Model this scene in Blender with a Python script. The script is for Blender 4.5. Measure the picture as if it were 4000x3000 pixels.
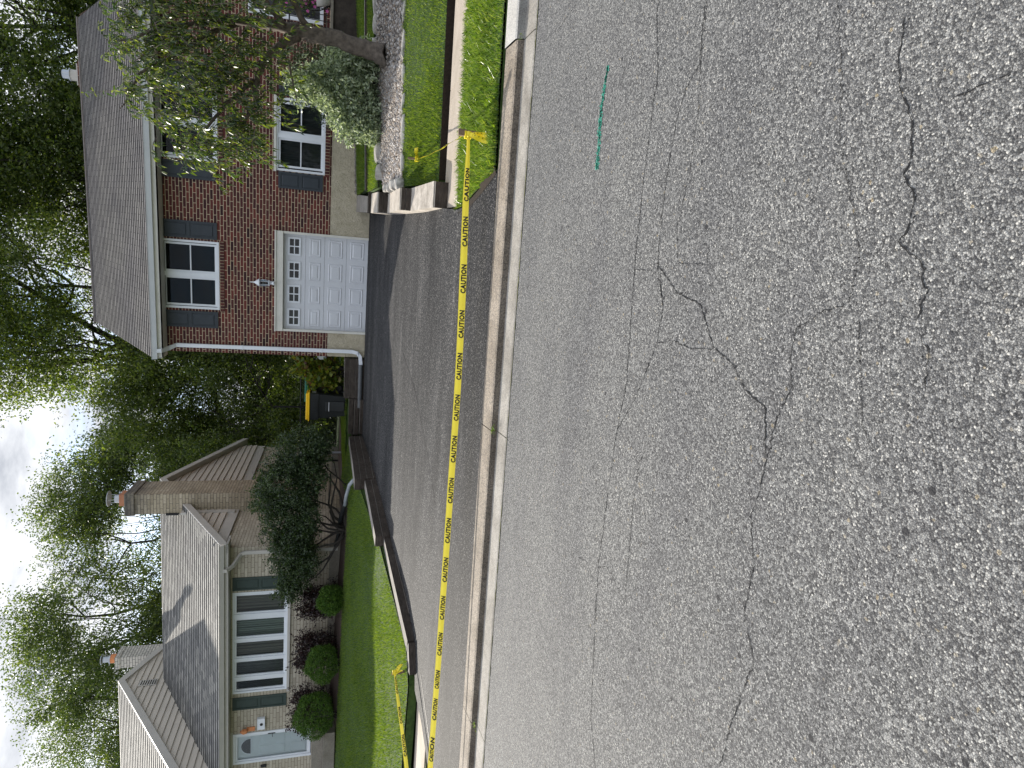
import bpy, math, random
import numpy as np
from mathutils import Vector, Matrix

for o in list(bpy.data.objects): bpy.data.objects.remove(o)
SC = bpy.context.scene
COL = SC.collection

# ------------------------------------------------------------------ camera
CR = [(0.97140969, 0.23603073, 0.02554806), (0.08868629, -0.26094965, -0.96127), (-0.2202225, 0.93605276, -0.27442171)]
right, down, fwd = [Vector(v) for v in CR]
cam = bpy.data.cameras.new("camera"); co = bpy.data.objects.new("camera", cam); COL.objects.link(co)
cam.sensor_fit = 'HORIZONTAL'; cam.sensor_width = 36; cam.lens = 36 * 2449.7 / 4000
cam.clip_start = 0.05; cam.clip_end = 2000
m = Matrix.Identity(4)                      # the phone was held upright, the file is stored on its side
for i in range(3):
    m[i][0] = down[i]; m[i][1] = right[i]; m[i][2] = -fwd[i]
m[0][3], m[1][3], m[2][3] = 0, 0, 1.6
co.matrix_world = m
SC.camera = co

# ------------------------------------------------------------------ light
SUN = Vector((-1.35, 1.15, 1.0)).normalized()
el = math.asin(SUN.z); az = math.atan2(SUN.x, SUN.y)
sl = bpy.data.lights.new("sun", 'SUN'); sl.energy = 5.0; sl.angle = math.radians(0.6); sl.color = (1.0, 0.93, 0.82)
so = bpy.data.objects.new("sun", sl); COL.objects.link(so)
so.rotation_euler = SUN.to_track_quat('Z', 'Y').to_euler(); so.location = (-20, 20, 30)
W = bpy.data.worlds.new("World"); SC.world = W; W.use_nodes = True
wt = W.node_tree; wt.nodes.clear()
def N(t, ty, **k):
    n = t.nodes.new(ty)
    for a, b in k.items(): setattr(n, a, b)
    return n
wo = N(wt, 'ShaderNodeOutputWorld'); bg = N(wt, 'ShaderNodeBackground'); bg.inputs[1].default_value = 0.15
sky = N(wt, 'ShaderNodeTexSky', sky_type='NISHITA', sun_disc=False, sun_elevation=el, sun_rotation=az, air_density=1.0, dust_density=0.6, ozone_density=1.5)
tc = N(wt, 'ShaderNodeTexCoord'); mp = N(wt, 'ShaderNodeMapping'); mp.inputs['Scale'].default_value = (1.0, 1.0, 2.6)
n1 = N(wt, 'ShaderNodeTexNoise'); n1.inputs['Scale'].default_value = 2.6; n1.inputs['Detail'].default_value = 9; n1.inputs['Roughness'].default_value = .62; n1.inputs['Distortion'].default_value = .35
cr = N(wt, 'ShaderNodeValToRGB'); cr.color_ramp.elements[0].position = .38; cr.color_ramp.elements[1].position = .54
n2 = N(wt, 'ShaderNodeTexNoise'); n2.inputs['Scale'].default_value = 7; n2.inputs['Detail'].default_value = 7; n2.inputs['Roughness'].default_value = .6
cc = N(wt, 'ShaderNodeValToRGB'); cc.color_ramp.elements[0].position = .33; cc.color_ramp.elements[1].position = .62
cc.color_ramp.elements[0].color = (2.5, 2.65, 2.95, 1); cc.color_ramp.elements[1].color = (5.3, 5.4, 5.6, 1)
mx = N(wt, 'ShaderNodeMix', data_type='RGBA')
L = wt.links.new
L(tc.outputs['Generated'], mp.inputs[0]); L(mp.outputs[0], n1.inputs[0]); L(mp.outputs[0], n2.inputs[0])
L(n1.outputs[0], cr.inputs[0]); L(n2.outputs[0], cc.inputs[0])
sz = N(wt, 'ShaderNodeSeparateXYZ'); L(tc.outputs['Generated'], sz.inputs[0])
hi = N(wt, 'ShaderNodeMapRange'); L(sz.outputs[2], hi.inputs[0]); hi.inputs[1].default_value = .42; hi.inputs[2].default_value = .8; hi.inputs[3].default_value = 1.0; hi.inputs[4].default_value = 1.75
vm = N(wt, 'ShaderNodeVectorMath', operation='SCALE'); L(cc.outputs[0], vm.inputs[0]); L(hi.outputs[0], vm.inputs['Scale'])
L(cr.outputs[0], mx.inputs[0]); L(sky.outputs[0], mx.inputs[6]); L(vm.outputs[0], mx.inputs[7])
L(mx.outputs[2], bg.inputs[0]); L(bg.outputs[0], wo.inputs[0])
SC.render.engine = 'CYCLES'
SC.view_settings.view_transform = 'Standard'; SC.view_settings.look = 'None'
SC.view_settings.exposure = 0.6; SC.view_settings.gamma = 1
SC.cycles.max_bounces = 6; SC.cycles.transparent_max_bounces = 8

# ------------------------------------------------------------------ material helpers
def mat(name):
    m = bpy.data.materials.new(name); m.use_nodes = True
    t = m.node_tree; b = t.nodes['Principled BSDF']
    b.inputs['Specular IOR Level'].default_value = .3
    return m, t, b
def rgb(c): return (c[0], c[1], c[2], 1)
def ramp(t, src, stops):
    r = N(t, 'ShaderNodeValToRGB'); e = r.color_ramp.elements
    while len(e) < len(stops): e.new(.5)
    for i, (p, c) in enumerate(stops): e[i].position = p; e[i].color = rgb(c) if isinstance(c, tuple) else (c, c, c, 1)
    t.links.new(src, r.inputs[0]); return r.outputs[0]
def mixc(t, f, a, b, mode='MIX'):
    x = N(t, 'ShaderNodeMix', data_type='RGBA', blend_type=mode)
    for i, v in ((0, f), (6, a), (7, b)):
        if isinstance(v, (int, float)): x.inputs[i].default_value = v
        elif isinstance(v, tuple): x.inputs[i].default_value = rgb(v)
        else: t.links.new(v, x.inputs[i])
    return x.outputs[2]
def noise(t, scale, detail=4, rough=.55, vec=None, out=0):
    n = N(t, 'ShaderNodeTexNoise'); n.inputs['Scale'].default_value = scale; n.inputs['Detail'].default_value = detail; n.inputs['Roughness'].default_value = rough
    if vec is None: vec = N(t, 'ShaderNodeTexCoord').outputs['Object']
    t.links.new(vec, n.inputs[0]); return n.outputs[out]
def scaled(t, s, vec=None):
    mpn = N(t, 'ShaderNodeMapping'); mpn.inputs['Scale'].default_value = s
    t.links.new(vec or N(t, 'ShaderNodeTexCoord').outputs['Object'], mpn.inputs[0]); return mpn.outputs[0]
def bump(t, b, h, strength=.5, dist=.01, prev=None):
    n = N(t, 'ShaderNodeBump'); n.inputs['Strength'].default_value = strength; n.inputs['Distance'].default_value = dist
    t.links.new(h, n.inputs['Height'])
    if prev: t.links.new(prev, n.inputs['Normal'])
    t.links.new(n.outputs[0], b.inputs['Normal']); return n.outputs[0]
def math_(t, op, a, b=None):
    n = N(t, 'ShaderNodeMath', operation=op)
    for i, v in enumerate((a, b)):
        if v is None: continue
        if isinstance(v, (int, float)): n.inputs[i].default_value = v
        else: t.links.new(v, n.inputs[i])
    return n.outputs[0]
def plain(name, col, rough=.6, var=.12, scale=3, spec=.3, metal=0, bstr=0, bscale=60):
    m, t, b = mat(name)
    f = noise(t, scale, 5, .65)
    lo = tuple(c * (1 - var) for c in col); hi = tuple(min(1, c * (1 + var)) for c in col)
    t.links.new(ramp(t, f, [(.3, lo), (.7, hi)]), b.inputs[0])
    b.inputs['Roughness'].default_value = rough; b.inputs['Specular IOR Level'].default_value = spec; b.inputs['Metallic'].default_value = metal
    if bstr: bump(t, b, noise(t, bscale, 4), bstr, .004)
    return m
def brick_mat(name, cols, mortar, bw, bh, ms=.011, rough=.85, soot=None, stain=None, offs=0.0, bstr=.7):
    m, t, b = mat(name)
    co_ = N(t, 'ShaderNodeTexCoord').outputs['Object']
    sp = N(t, 'ShaderNodeSeparateXYZ'); t.links.new(co_, sp.inputs[0])
    ge = N(t, 'ShaderNodeNewGeometry'); vt = N(t, 'ShaderNodeVectorTransform', vector_type='NORMAL', convert_from='WORLD', convert_to='OBJECT')
    t.links.new(ge.outputs['True Normal'], vt.inputs[0])
    sn = N(t, 'ShaderNodeSeparateXYZ'); t.links.new(vt.outputs[0], sn.inputs[0])
    g = math_(t, 'GREATER_THAN', math_(t, 'ABSOLUTE', sn.outputs[0]), .6)
    mm = N(t, 'ShaderNodeMix'); t.links.new(g, mm.inputs[0]); t.links.new(sp.outputs[0], mm.inputs[2]); t.links.new(sp.outputs[1], mm.inputs[3])
    cb = N(t, 'ShaderNodeCombineXYZ'); t.links.new(mm.outputs[0], cb.inputs[0]); t.links.new(math_(t, 'ADD', sp.outputs[2], offs), cb.inputs[1])
    # wobble
    nv = N(t, 'ShaderNodeTexNoise'); nv.inputs['Scale'].default_value = 4; nv.inputs['Detail'].default_value = 3; t.links.new(co_, nv.inputs[0])
    va = N(t, 'ShaderNodeVectorMath', operation='SCALE'); va.inputs['Scale'].default_value = .012; t.links.new(nv.outputs[1], va.inputs[0])
    ad = N(t, 'ShaderNodeVectorMath', operation='ADD'); t.links.new(cb.outputs[0], ad.inputs[0]); t.links.new(va.outputs[0], ad.inputs[1])
    br = N(t, 'ShaderNodeTexBrick'); br.inputs['Scale'].default_value = 1; br.inputs['Brick Width'].default_value = bw; br.inputs['Row Height'].default_value = bh
    br.inputs['Mortar Size'].default_value = ms / 2; br.inputs['Mortar Smooth'].default_value = .25; br.inputs['Bias'].default_value = 0
    br.inputs['Color1'].default_value = (0, 0, 0, 1); br.inputs['Color2'].default_value = (1, 1, 1, 1); br.inputs['Mortar'].default_value = (.5, .5, .5, 1)
    t.links.new(ad.outputs[0], br.inputs[0])
    k = len(cols) - 1
    bc = ramp(t, br.outputs[0], [(i / k, c) for i, c in enumerate(cols)])
    bc = mixc(t, .55, bc, ramp(t, noise(t, 38, 5, .7), [(.25, (.45, .45, .45)), (.75, (1.5, 1.5, 1.5))]), 'MULTIPLY')
    mc = mixc(t, .5, mortar, ramp(t, noise(t, 9, 5), [(.3, (.6, .6, .6)), (.7, (1.15, 1.15, 1.15))]), 'MULTIPLY')
    c = mixc(t, br.outputs['Fac'], bc, mc)
    if stain is not None:
        st = ramp(t, noise(t, 1.3, 5, .6), [(.45, (1, 1, 1)), (.75, stain)])
        c = mixc(t, .8, c, st, 'MULTIPLY')
    if soot:
        zz = math_(t, 'ADD', sp.outputs[2], math_(t, 'MULTIPLY', noise(t, 3.5, 5, .7), .7))
        mr = N(t, 'ShaderNodeMapRange'); t.links.new(zz, mr.inputs[0]); mr.inputs[1].default_value = soot[0]; mr.inputs[2].default_value = soot[1]
        c = mixc(t, mr.outputs[0], c, (.055, .055, .06))
    t.links.new(c, b.inputs[0]); b.inputs['Roughness'].default_value = rough
    h = math_(t, 'ADD', math_(t, 'MULTIPLY', br.outputs['Fac'], -1.0), math_(t, 'MULTIPLY', noise(t, 70, 4), .35))
    bump(t, b, h, bstr, .008)
    return m
def leaf_mat(name, cols, trans=.35, rough=.45, spec=.4, tint=(1.6, 1.9, .6)):
    m, t, b = mat(name)
    g = N(t, 'ShaderNodeNewGeometry')
    k = len(cols) - 1
    c = ramp(t, g.outputs['Random Per Island'], [(i / k, c) for i, c in enumerate(cols)])
    c = mixc(t, .6, c, ramp(t, noise(t, .9, 3), [(.3, (.62, .66, .6)), (.7, (1.3, 1.25, 1.2))]), 'MULTIPLY')
    t.links.new(c, b.inputs[0]); b.inputs['Roughness'].default_value = rough; b.inputs['Specular IOR Level'].default_value = spec
    tr = N(t, 'ShaderNodeBsdfTranslucent'); t.links.new(mixc(t, 1, c, tint, 'MULTIPLY'), tr.inputs[0])
    ms = N(t, 'ShaderNodeMixShader'); ms.inputs[0].default_value = trans
    t.links.new(b.outputs[0], ms.inputs[1]); t.links.new(tr.outputs[0], ms.inputs[2])
    t.links.new(ms.outputs[0], t.nodes['Material Output'].inputs[0])
    return m

# ------------------------------------------------------------------ mesh helpers
class MB:
    def __init__(s): s.v = []; s.f = []
    def add(s, vs, fs):
        k = len(s.v); s.v += [tuple(p) for p in vs]; s.f += [tuple(i + k for i in f) for f in fs]; return s
    def quad(s, a, b, c, d): return s.add([a, b, c, d], [(0, 1, 2, 3)])
    def box(s, x0, x1, y0, y1, z0, z1):
        v = [(x, y, z) for z in (z0, z1) for y in (y0, y1) for x in (x0, x1)]
        return s.add(v, [(0, 2, 3, 1), (4, 5, 7, 6), (0, 1, 5, 4), (2, 6, 7, 3), (0, 4, 6, 2), (1, 3, 7, 5)])
    def hexa(s, v):          # 4 bottom ccw, 4 top ccw
        return s.add(v, [(3, 2, 1, 0), (4, 5, 6, 7), (0, 1, 5, 4), (1, 2, 6, 5), (2, 3, 7, 6), (3, 0, 4, 7)])
    def bevbox(s, x0, x1, y0, y1, z0, z1, b):
        import bmesh
        bm = bmesh.new(); bmesh.ops.create_cube(bm, size=1)
        for v in bm.verts: v.co = Vector(((x0 + x1) / 2 + v.co.x * (x1 - x0), (y0 + y1) / 2 + v.co.y * (y1 - y0), (z0 + z1) / 2 + v.co.z * (z1 - z0)))
        bmesh.ops.bevel(bm, geom=bm.edges[:], offset=b, segments=2, profile=.6, affect='EDGES')
        bm.verts.index_update(); s.add([v.co[:] for v in bm.verts], [[v.index for v in f.verts] for f in bm.faces]); bm.free(); return s
    def tube(s, path, rad, n=8, cap=True):
        P = [Vector(p) for p in path]; R = rad if isinstance(rad, (list, tuple)) else [rad] * len(P)
        up = Vector((.31, .17, .94)); base = len(s.v); vs = []; prev = None
        for i, p in enumerate(P):
            d = (P[min(i + 1, len(P) - 1)] - P[max(i - 1, 0)]).normalized()
            if prev is None:
                a = d.cross(up)
                if a.length < .1: a = d.cross(Vector((1, 0, 0)))
                a.normalize()
            else: a = (prev - d * prev.dot(d)).normalized()
            prev = a; b = d.cross(a)
            for k in range(n):
                t = 2 * math.pi * k / n; vs.append(p + (a * math.cos(t) + b * math.sin(t)) * R[i])
        fs = []
        for i in range(len(P) - 1):
            for k in range(n): fs.append((i * n + k, i * n + (k + 1) % n, (i + 1) * n + (k + 1) % n, (i + 1) * n + k))
        if cap: fs.append(tuple(range(n - 1, -1, -1))); fs.append(tuple((len(P) - 1) * n + k for k in range(n)))
        return s.add(vs, fs)
    def lathe(s, prof, c, n=16):
        vs = []; fs = []
        for r, z in prof:
            for k in range(n): t = 2 * math.pi * k / n; vs.append((c[0] + r * math.cos(t), c[1] + r * math.sin(t), c[2] + z))
        for i in range(len(prof) - 1):
            for k in range(n): fs.append((i * n + k, i * n + (k + 1) % n, (i + 1) * n + (k + 1) % n, (i + 1) * n + k))
        fs.append(tuple(range(n - 1, -1, -1))); fs.append(tuple((len(prof) - 1) * n + k for k in range(n)))
        return s.add(vs, fs)
    def build(s, name, material, parent=None, smooth=False):
        me = bpy.data.meshes.new(name); me.from_pydata(s.v, [], s.f); me.update()
        if smooth: me.polygons.foreach_set('use_smooth', [True] * len(me.polygons))
        return link(name, me, material, parent)
def link(name, me, material, parent=None):
    if material: me.materials.append(material)
    o = bpy.data.objects.new(name, me); COL.objects.link(o)
    if parent: o.parent = parent
    return o
def empty(name, loc=(0, 0, 0), rz=0):
    o = bpy.data.objects.new(name, None); o.empty_display_size = .2; COL.objects.link(o); o.location = loc; o.rotation_euler = (0, 0, rz); return o
def tag(o, label, cat, group=None, kind=None):
    if label: o['label'] = label
    if cat: o['category'] = cat
    if group: o['group'] = group
    if kind: o['kind'] = kind
    return o
def struct(o, label=None, cat=None):
    o['kind'] = 'structure'; o['label'] = label or o.name; o['category'] = cat or 'ground'; return o
def np_mesh(name, V, F, material, parent=None, smooth=False):
    """V (n,3), F (m,k) arrays"""
    me = bpy.data.meshes.new(name); k = F.shape[1]
    me.vertices.add(len(V)); me.vertices.foreach_set('co', V.astype(np.float32).ravel())
    me.loops.add(F.size); me.loops.foreach_set('vertex_index', F.astype(np.int32).ravel())
    me.polygons.add(len(F)); me.polygons.foreach_set('loop_start', np.arange(0, F.size, k, dtype=np.int32))
    me.update(calc_edges=True)
    if smooth: me.polygons.foreach_set('use_smooth', np.ones(len(F), bool))
    return link(name, me, material, parent)
def unit(a): return a / np.maximum(np.linalg.norm(a, axis=1, keepdims=True), 1e-9)
def leaves_arr(rng, C, Ln, Wd, droop=0.0, flat=0.0):
    n = len(C)
    d = rng.normal(size=(n, 3)); d[:, 2] = d[:, 2] * (1 - flat) - droop; d = unit(d)
    s = unit(np.cross(d, rng.normal(size=(n, 3)))); nn = np.cross(d, s)
    Ln = Ln * rng.uniform(.65, 1.3, (n, 1)); Wd = Wd * rng.uniform(.7, 1.25, (n, 1))
    a = C; b = C + d * Ln * .45 + s * Wd * .5 + nn * Ln * .06; c = C + d * Ln - nn * Ln * .08 * (1 + 2 * droop); e = C + d * Ln * .45 - s * Wd * .5 + nn * Ln * .06
    V = np.stack([a, b, c, e], 1).reshape(-1, 3); F = np.arange(4 * n).reshape(-1, 4)
    return V, F
def smoothnoise(rng):
    """cheap periodic value field for clumpiness"""
    K = rng.normal(size=(10, 3)) * .55; P = rng.uniform(0, 6.28, 10)
    return lambda X: np.sin(X @ K.T + P).sum(1) / 3.2

# ================================================================== MATERIALS
def road_material():
    m, t, b = mat("asphalt_worn")
    co_ = N(t, 'ShaderNodeTexCoord').outputs['Object']
    def vor(scale, feat='F1'):
        v = N(t, 'ShaderNodeTexVoronoi', feature=feat); v.inputs['Scale'].default_value = scale; v.inputs['Randomness'].default_value = 1
        t.links.new(co_, v.inputs[0]); return v
    v1 = vor(150); v2 = vor(92); ve = vor(150, 'DISTANCE_TO_EDGE')
    s1 = N(t, 'ShaderNodeSeparateColor'); t.links.new(v1.outputs['Color'], s1.inputs[0])
    s2 = N(t, 'ShaderNodeSeparateColor'); t.links.new(v2.outputs['Color'], s2.inputs[0])
    c1 = ramp(t, s1.outputs[0], [(0, (.05, .05, .052)), (.35, (.115, .115, .115)), (.7, (.20, .20, .195)), (.93, (.31, .31, .30)), (1, (.45, .44, .41))])
    c2 = ramp(t, s2.outputs[0], [(0, (.08, .081, .084)), (.6, (.18, .18, .178)), (.975, (.31, .31, .30)), (1, (.28, .235, .16))])
    big = math_(t, 'GREATER_THAN', s2.outputs[1], .68)
    c = mixc(t, big, c1, c2)
    gap = ramp(t, ve.outputs[0], [(.0, (.16, .16, .17)), (.16, (1, 1, 1))])
    c = mixc(t, .9, c, gap, 'MULTIPLY')
    # broad wear
    c = mixc(t, .7, c, ramp(t, noise(t, .8, 6, .6), [(.3, (.82, .82, .84)), (.7, (1.18, 1.17, 1.15))]), 'MULTIPLY')
    c = mixc(t, .8, c, ramp(t, noise(t, 1, 5, .6, scaled(t, (.25, 2.2, 1))), [(.3, (.84, .84, .86)), (.5, (1.04, 1.04, 1.03))]), 'MULTIPLY')
    # dark pits
    pit = N(t, 'ShaderNodeTexVoronoi'); pit.inputs['Scale'].default_value = 6; t.links.new(co_, pit.inputs[0])
    sp = N(t, 'ShaderNodeSeparateColor'); t.links.new(pit.outputs['Color'], sp.inputs[0])
    pm = math_(t, 'MULTIPLY', math_(t, 'LESS_THAN', pit.outputs[0], .075), math_(t, 'GREATER_THAN', sp.outputs[0], .6))
    c = mixc(t, pm, c, (.03, .03, .032))
    t.links.new(c, b.inputs[0]); b.inputs['Roughness'].default_value = .8; b.inputs['Specular IOR Level'].default_value = .18
    h = math_(t, 'ADD', math_(t, 'MULTIPLY', v1.outputs[0], -.8), math_(t, 'MULTIPLY', v2.outputs[0], -.5))
    h = math_(t, 'ADD', h, math_(t, 'MULTIPLY', s1.outputs[1], .25))
    bump(t, b, h, .8, .0037)
    return m
def drive_material():
    m, t, b = mat("asphalt_new")
    co_ = N(t, 'ShaderNodeTexCoord').outputs['Object']
    v = N(t, 'ShaderNodeTexVoronoi'); v.inputs['Scale'].default_value = 95; t.links.new(co_, v.inputs[0])
    s = N(t, 'ShaderNodeSeparateColor'); t.links.new(v.outputs['Color'], s.inputs[0])
    c = ramp(t, s.outputs[0], [(0, (.009, .0095, .011)), (.6, (.021, .0215, .024)), (.88, (.055, .055, .055)), (1, (.19, .185, .175))])
    wear = ramp(t, noise(t, 1, 6, .62, scaled(t, (.35, 1.6, 1))), [(.36, (.7, .7, .72)), (.6, (1.55, 1.53, 1.5))])
    c = mixc(t, .9, c, wear, 'MULTIPLY')
    st = ramp(t, noise(t, 1, 7, .7, scaled(t, (.6, 5.5, 1))), [(.56, (0, 0, 0)), (.70, (.04, .039, .037))])
    c = mixc(t, 1, c, st, 'ADD')
    sy = N(t, 'ShaderNodeSeparateXYZ'); t.links.new(co_, sy.inputs[0])
    nb = math_(t, 'ADD', sy.outputs[1], math_(t, 'MULTIPLY', noise(t, 1.6, 4), 1.4))
    c = mixc(t, 1, c, ramp(t, math_(t, 'MULTIPLY', nb, .1), [(.70, (.62, .62, .64)), (.86, (.95, .95, .95))]), 'MULTIPLY')
    t.links.new(c, b.inputs[0]); b.inputs['Roughness'].default_value = .75; b.inputs['Specular IOR Level'].default_value = .13
    h = math_(t, 'ADD', math_(t, 'MULTIPLY', v.outputs[0], -1.0), math_(t, 'MULTIPLY', noise(t, 3, 4), 1.5))
    bump(t, b, h, .8, .005)
    return m
def concrete(name, base, speck=.5, scale=160, stain=(.7, .66, .6)):
    m, t, b = mat(name)
    co_ = N(t, 'ShaderNodeTexCoord').outputs['Object']
    v = N(t, 'ShaderNodeTexVoronoi'); v.inputs['Scale'].default_value = scale; t.links.new(co_, v.inputs[0])
    s = N(t, 'ShaderNodeSeparateColor'); t.links.new(v.outputs['Color'], s.inputs[0])
    k = ramp(t, s.outputs[0], [(0, (.45, .43, .42)), (.5, (.95, .95, .95)), (1, (1.35, 1.3, 1.2))])
    c = mixc(t, speck, base, k, 'MULTIPLY')
    c = mixc(t, .8, c, ramp(t, noise(t, 2.3, 7, .68), [(.35, stain), (.65, (1.12, 1.12, 1.12))]), 'MULTIPLY')
    t.links.new(c, b.inputs[0]); b.inputs['Roughness'].default_value = .85
    bump(t, b, math_(t, 'ADD', math_(t, 'MULTIPLY', v.outputs[0], -.6), noise(t, 25, 5)), .55, .004)
    return m
M = {}
M['road'] = road_material(); M['drive'] = drive_material()
M['curb'] = concrete("curb_concrete", (.27, .235, .195), .95, 110, (.55, .52, .48))
M['curb_new'] = concrete("curb_pale_concrete", (.42, .41, .39), .6, 150, (.8, .8, .78))
M['pan'] = concrete("gutter_concrete", (.29, .275, .25), .6, 130, (.55, .53, .5))
M['walk'] = concrete("sidewalk_concrete", (.37, .325, .275), .35, 200, (.82, .8, .76))
M['crack'] = plain("crack_dark", (.012, .012, .013), .95, .4, 30)
M['moss'] = plain("joint_moss", (.10, .10, .03), .95, .5, 14)
M['tar'] = plain("joint_tar", (.008, .008, .009), .5, .3, 20)
M['green_paint'] = plain("green_marking_paint", (.035, .26, .19), .7, .35, 45)
M['white'] = plain("white_vinyl", (.74, .76, .80), .4, .05, 2)
M['white_trim'] = plain("white_painted_trim", (.66, .64, .58), .55, .08, 3)
M['door_white'] = plain("garage_door_paint", (.62, .63, .66), .45, .05, 1.5)
M['cream'] = plain("beige_aluminium_trim", (.50, .47, .43), .5, .07, 2)
M['siding'] = plain("beige_vinyl_siding", (.52, .465, .40), .55, .06, 1.2)
M['shutter'] = plain("slate_blue_shutter", (.042, .05, .06), .55, .12, 6)
M['shutter_green'] = plain("dark_green_shutter", (.04, .06, .052), .55, .15, 6)
M['dark'] = plain("dark_interior", (.012, .013, .015), .8, .2, 2)
M['dim'] = plain("dim_room", (.16, .16, .15), .8, .5, 1.5)
M['soil'] = plain("soil", (.022, .015, .010), .95, .4, 25, bstr=1, bscale=40)
M['mulch'] = plain("dark_mulch", (.045, .03, .024), .95, .6, 40, bstr=1, bscale=60)
M['turf'] = plain("turf_base", (.035, .065, .014), .95, .5, 18)
M['far_ground'] = plain("far_turf", (.05, .09, .025), .95, .4, 2)
M['bark'] = plain("grey_bark", (.115, .095, .08), .9, .55, 9, bstr=1, bscale=18)
M['bark_dark'] = plain("dark_bark", (.035, .03, .026), .9, .4, 9, bstr=1, bscale=18)
M['gravel_bed'] = plain("gravel_bed", (.09, .08, .07), .9, .5, 45, bstr=1, bscale=60)
M['black_plastic'] = plain("black_plastic", (.014, .016, .017), .45, .2, 6, spec=.4)
M['bin_yellow'] = plain("yellow_lid_plastic", (.80, .50, .01), .4, .05, 4)
M['bin_green'] = plain("green_lid_plastic", (.03, .16, .11), .4, .1, 4)
M['grey_plastic'] = plain("grey_corrugated_plastic", (.11, .115, .12), .5, .15, 4)
M['grey_pipe'] = plain("pale_grey_pipe", (.26, .28, .30), .5, .1, 4)
M['metal'] = plain("galvanised_metal", (.45, .46, .48), .35, .1, 8, metal=.7)
M['terracotta'] = plain("clay_flue", (.42, .19, .11), .8, .15, 8)
M['orange'] = plain("orange_clay", (.62, .24, .10), .7, .15, 8)
M['tape'] = plain("yellow_tape_film", (.88, .70, .03), .32, .04, 9, spec=.5)
M['ink'] = plain("black_tape_ink", (.012, .011, .01), .5, .2, 9)
M['stake'] = plain("weathered_stake_wood", (.17, .12, .085), .85, .35, 30, bstr=.6, bscale=50)
M['rock'] = plain("white_garden_rock", (.36, .34, .31), .85, .45, 7, bstr=1, bscale=14)
M['black_metal'] = plain("black_metal", (.01, .01, .011), .4, .2, 6)
M['stuccobase'] = None
def stucco():
    m, t, b = mat("cream_stucco")
    c = ramp(t, noise(t, 5, 6, .7), [(.3, (.40, .35, .25)), (.7, (.56, .50, .38))])
    t.links.new(c, b.inputs[0]); b.inputs['Roughness'].default_value = .9
    n = N(t, 'ShaderNodeTexNoise'); n.inputs['Scale'].default_value = 9; n.inputs['Detail'].default_value = 3; n.inputs['Distortion'].default_value = 2.2
    t.links.new(N(t, 'ShaderNodeTexCoord').outputs['Object'], n.inputs[0])
    h = ramp(t, n.outputs[0], [(.44, (0, 0, 0)), (.5, (1, 1, 1)), (.62, (.6, .6, .6))])
    bump(t, b, h, .8, .012); return m
M['stucco'] = stucco()
M['brick_red'] = brick_mat("red_brick", [(.034, .014, .016), (.09, .026, .025), (.15, .038, .030), (.062, .020, .022), (.115, .036, .029)], (.56, .45, .31), .245, .0766, .015, offs=.012)
M['brick_soldier'] = brick_mat("red_brick_rowlock", [(.05, .02, .02), (.12, .034, .028)], (.47, .37, .25), .0766, .30, .012, offs=.05)
M['brick_beige'] = brick_mat("beige_brick", [(.38, .335, .26), (.48, .425, .335), (.43, .38, .30), (.53, .475, .375)], (.13, .10, .075), .30, .087, .010, offs=.02)
M['brick_chimney'] = brick_mat("tan_chimney_brick", [(.34, .285, .205), (.45, .38, .28), (.39, .33, .245), (.51, .435, .33)], (.07, .06, .05), .30, .087, .011, stain=(.6, .57, .55), soot=(7.05, 7.95))
M['brick_white'] = brick_mat("pale_chimney_brick", [(.50, .47, .42), (.62, .58, .52), (.55, .52, .46)], (.08, .07, .07), .24, .095, .016)
M['flint'] = concrete("foundation_block", (.24, .22, .19), .3, 60)
def shingle(name, cols, patch):
    m, t, b = mat(name)
    br = N(t, 'ShaderNodeTexBrick'); br.inputs['Scale'].default_value = 1; br.inputs['Brick Width'].default_value = .31; br.inputs['Row Height'].default_value = .125
    br.inputs['Mortar Size'].default_value = .009; br.inputs['Color1'].default_value = (0, 0, 0, 1); br.inputs['Color2'].default_value = (1, 1, 1, 1); br.inputs['Mortar'].default_value = (.3, .3, .3, 1)
    t.links.new(N(t, 'ShaderNodeTexCoord').outputs['UV'], br.inputs[0])
    c = ramp(t, br.outputs[0], [(0, cols[0]), (.5, cols[1]), (1, cols[2])])
    c = mixc(t, .7, c, ramp(t, noise(t, 160, 3, .8), [(.3, (.55, .55, .55)), (.7, (1.5, 1.5, 1.5))]), 'MULTIPLY')
    c = mixc(t, .8, c, ramp(t, noise(t, .55, 4, .6), [(.38, patch), (.6, (1.05, 1.05, 1.05))]), 'MULTIPLY')
    c = mixc(t, math_(t, 'MULTIPLY', br.outputs['Fac'], .8), c, (.02, .02, .022))
    t.links.new(c, b.inputs[0]); b.inputs['Roughness'].default_value = .8
    bump(t, b, math_(t, 'ADD', noise(t, 140, 3), math_(t, 'MULTIPLY', br.outputs['Fac'], -1.0)), .7, .004)
    return m
M['shingle_brown'] = shingle("grey_brown_shingles", [(.115, .107, .10), (.15, .14, .13), (.19, .177, .163)], (.75, .75, .82))
M['shingle_grey'] = shingle("weathered_grey_shingles", [(.12, .118, .112), (.19, .185, .17), (.27, .26, .235)], (.85, .86, .9))
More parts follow.
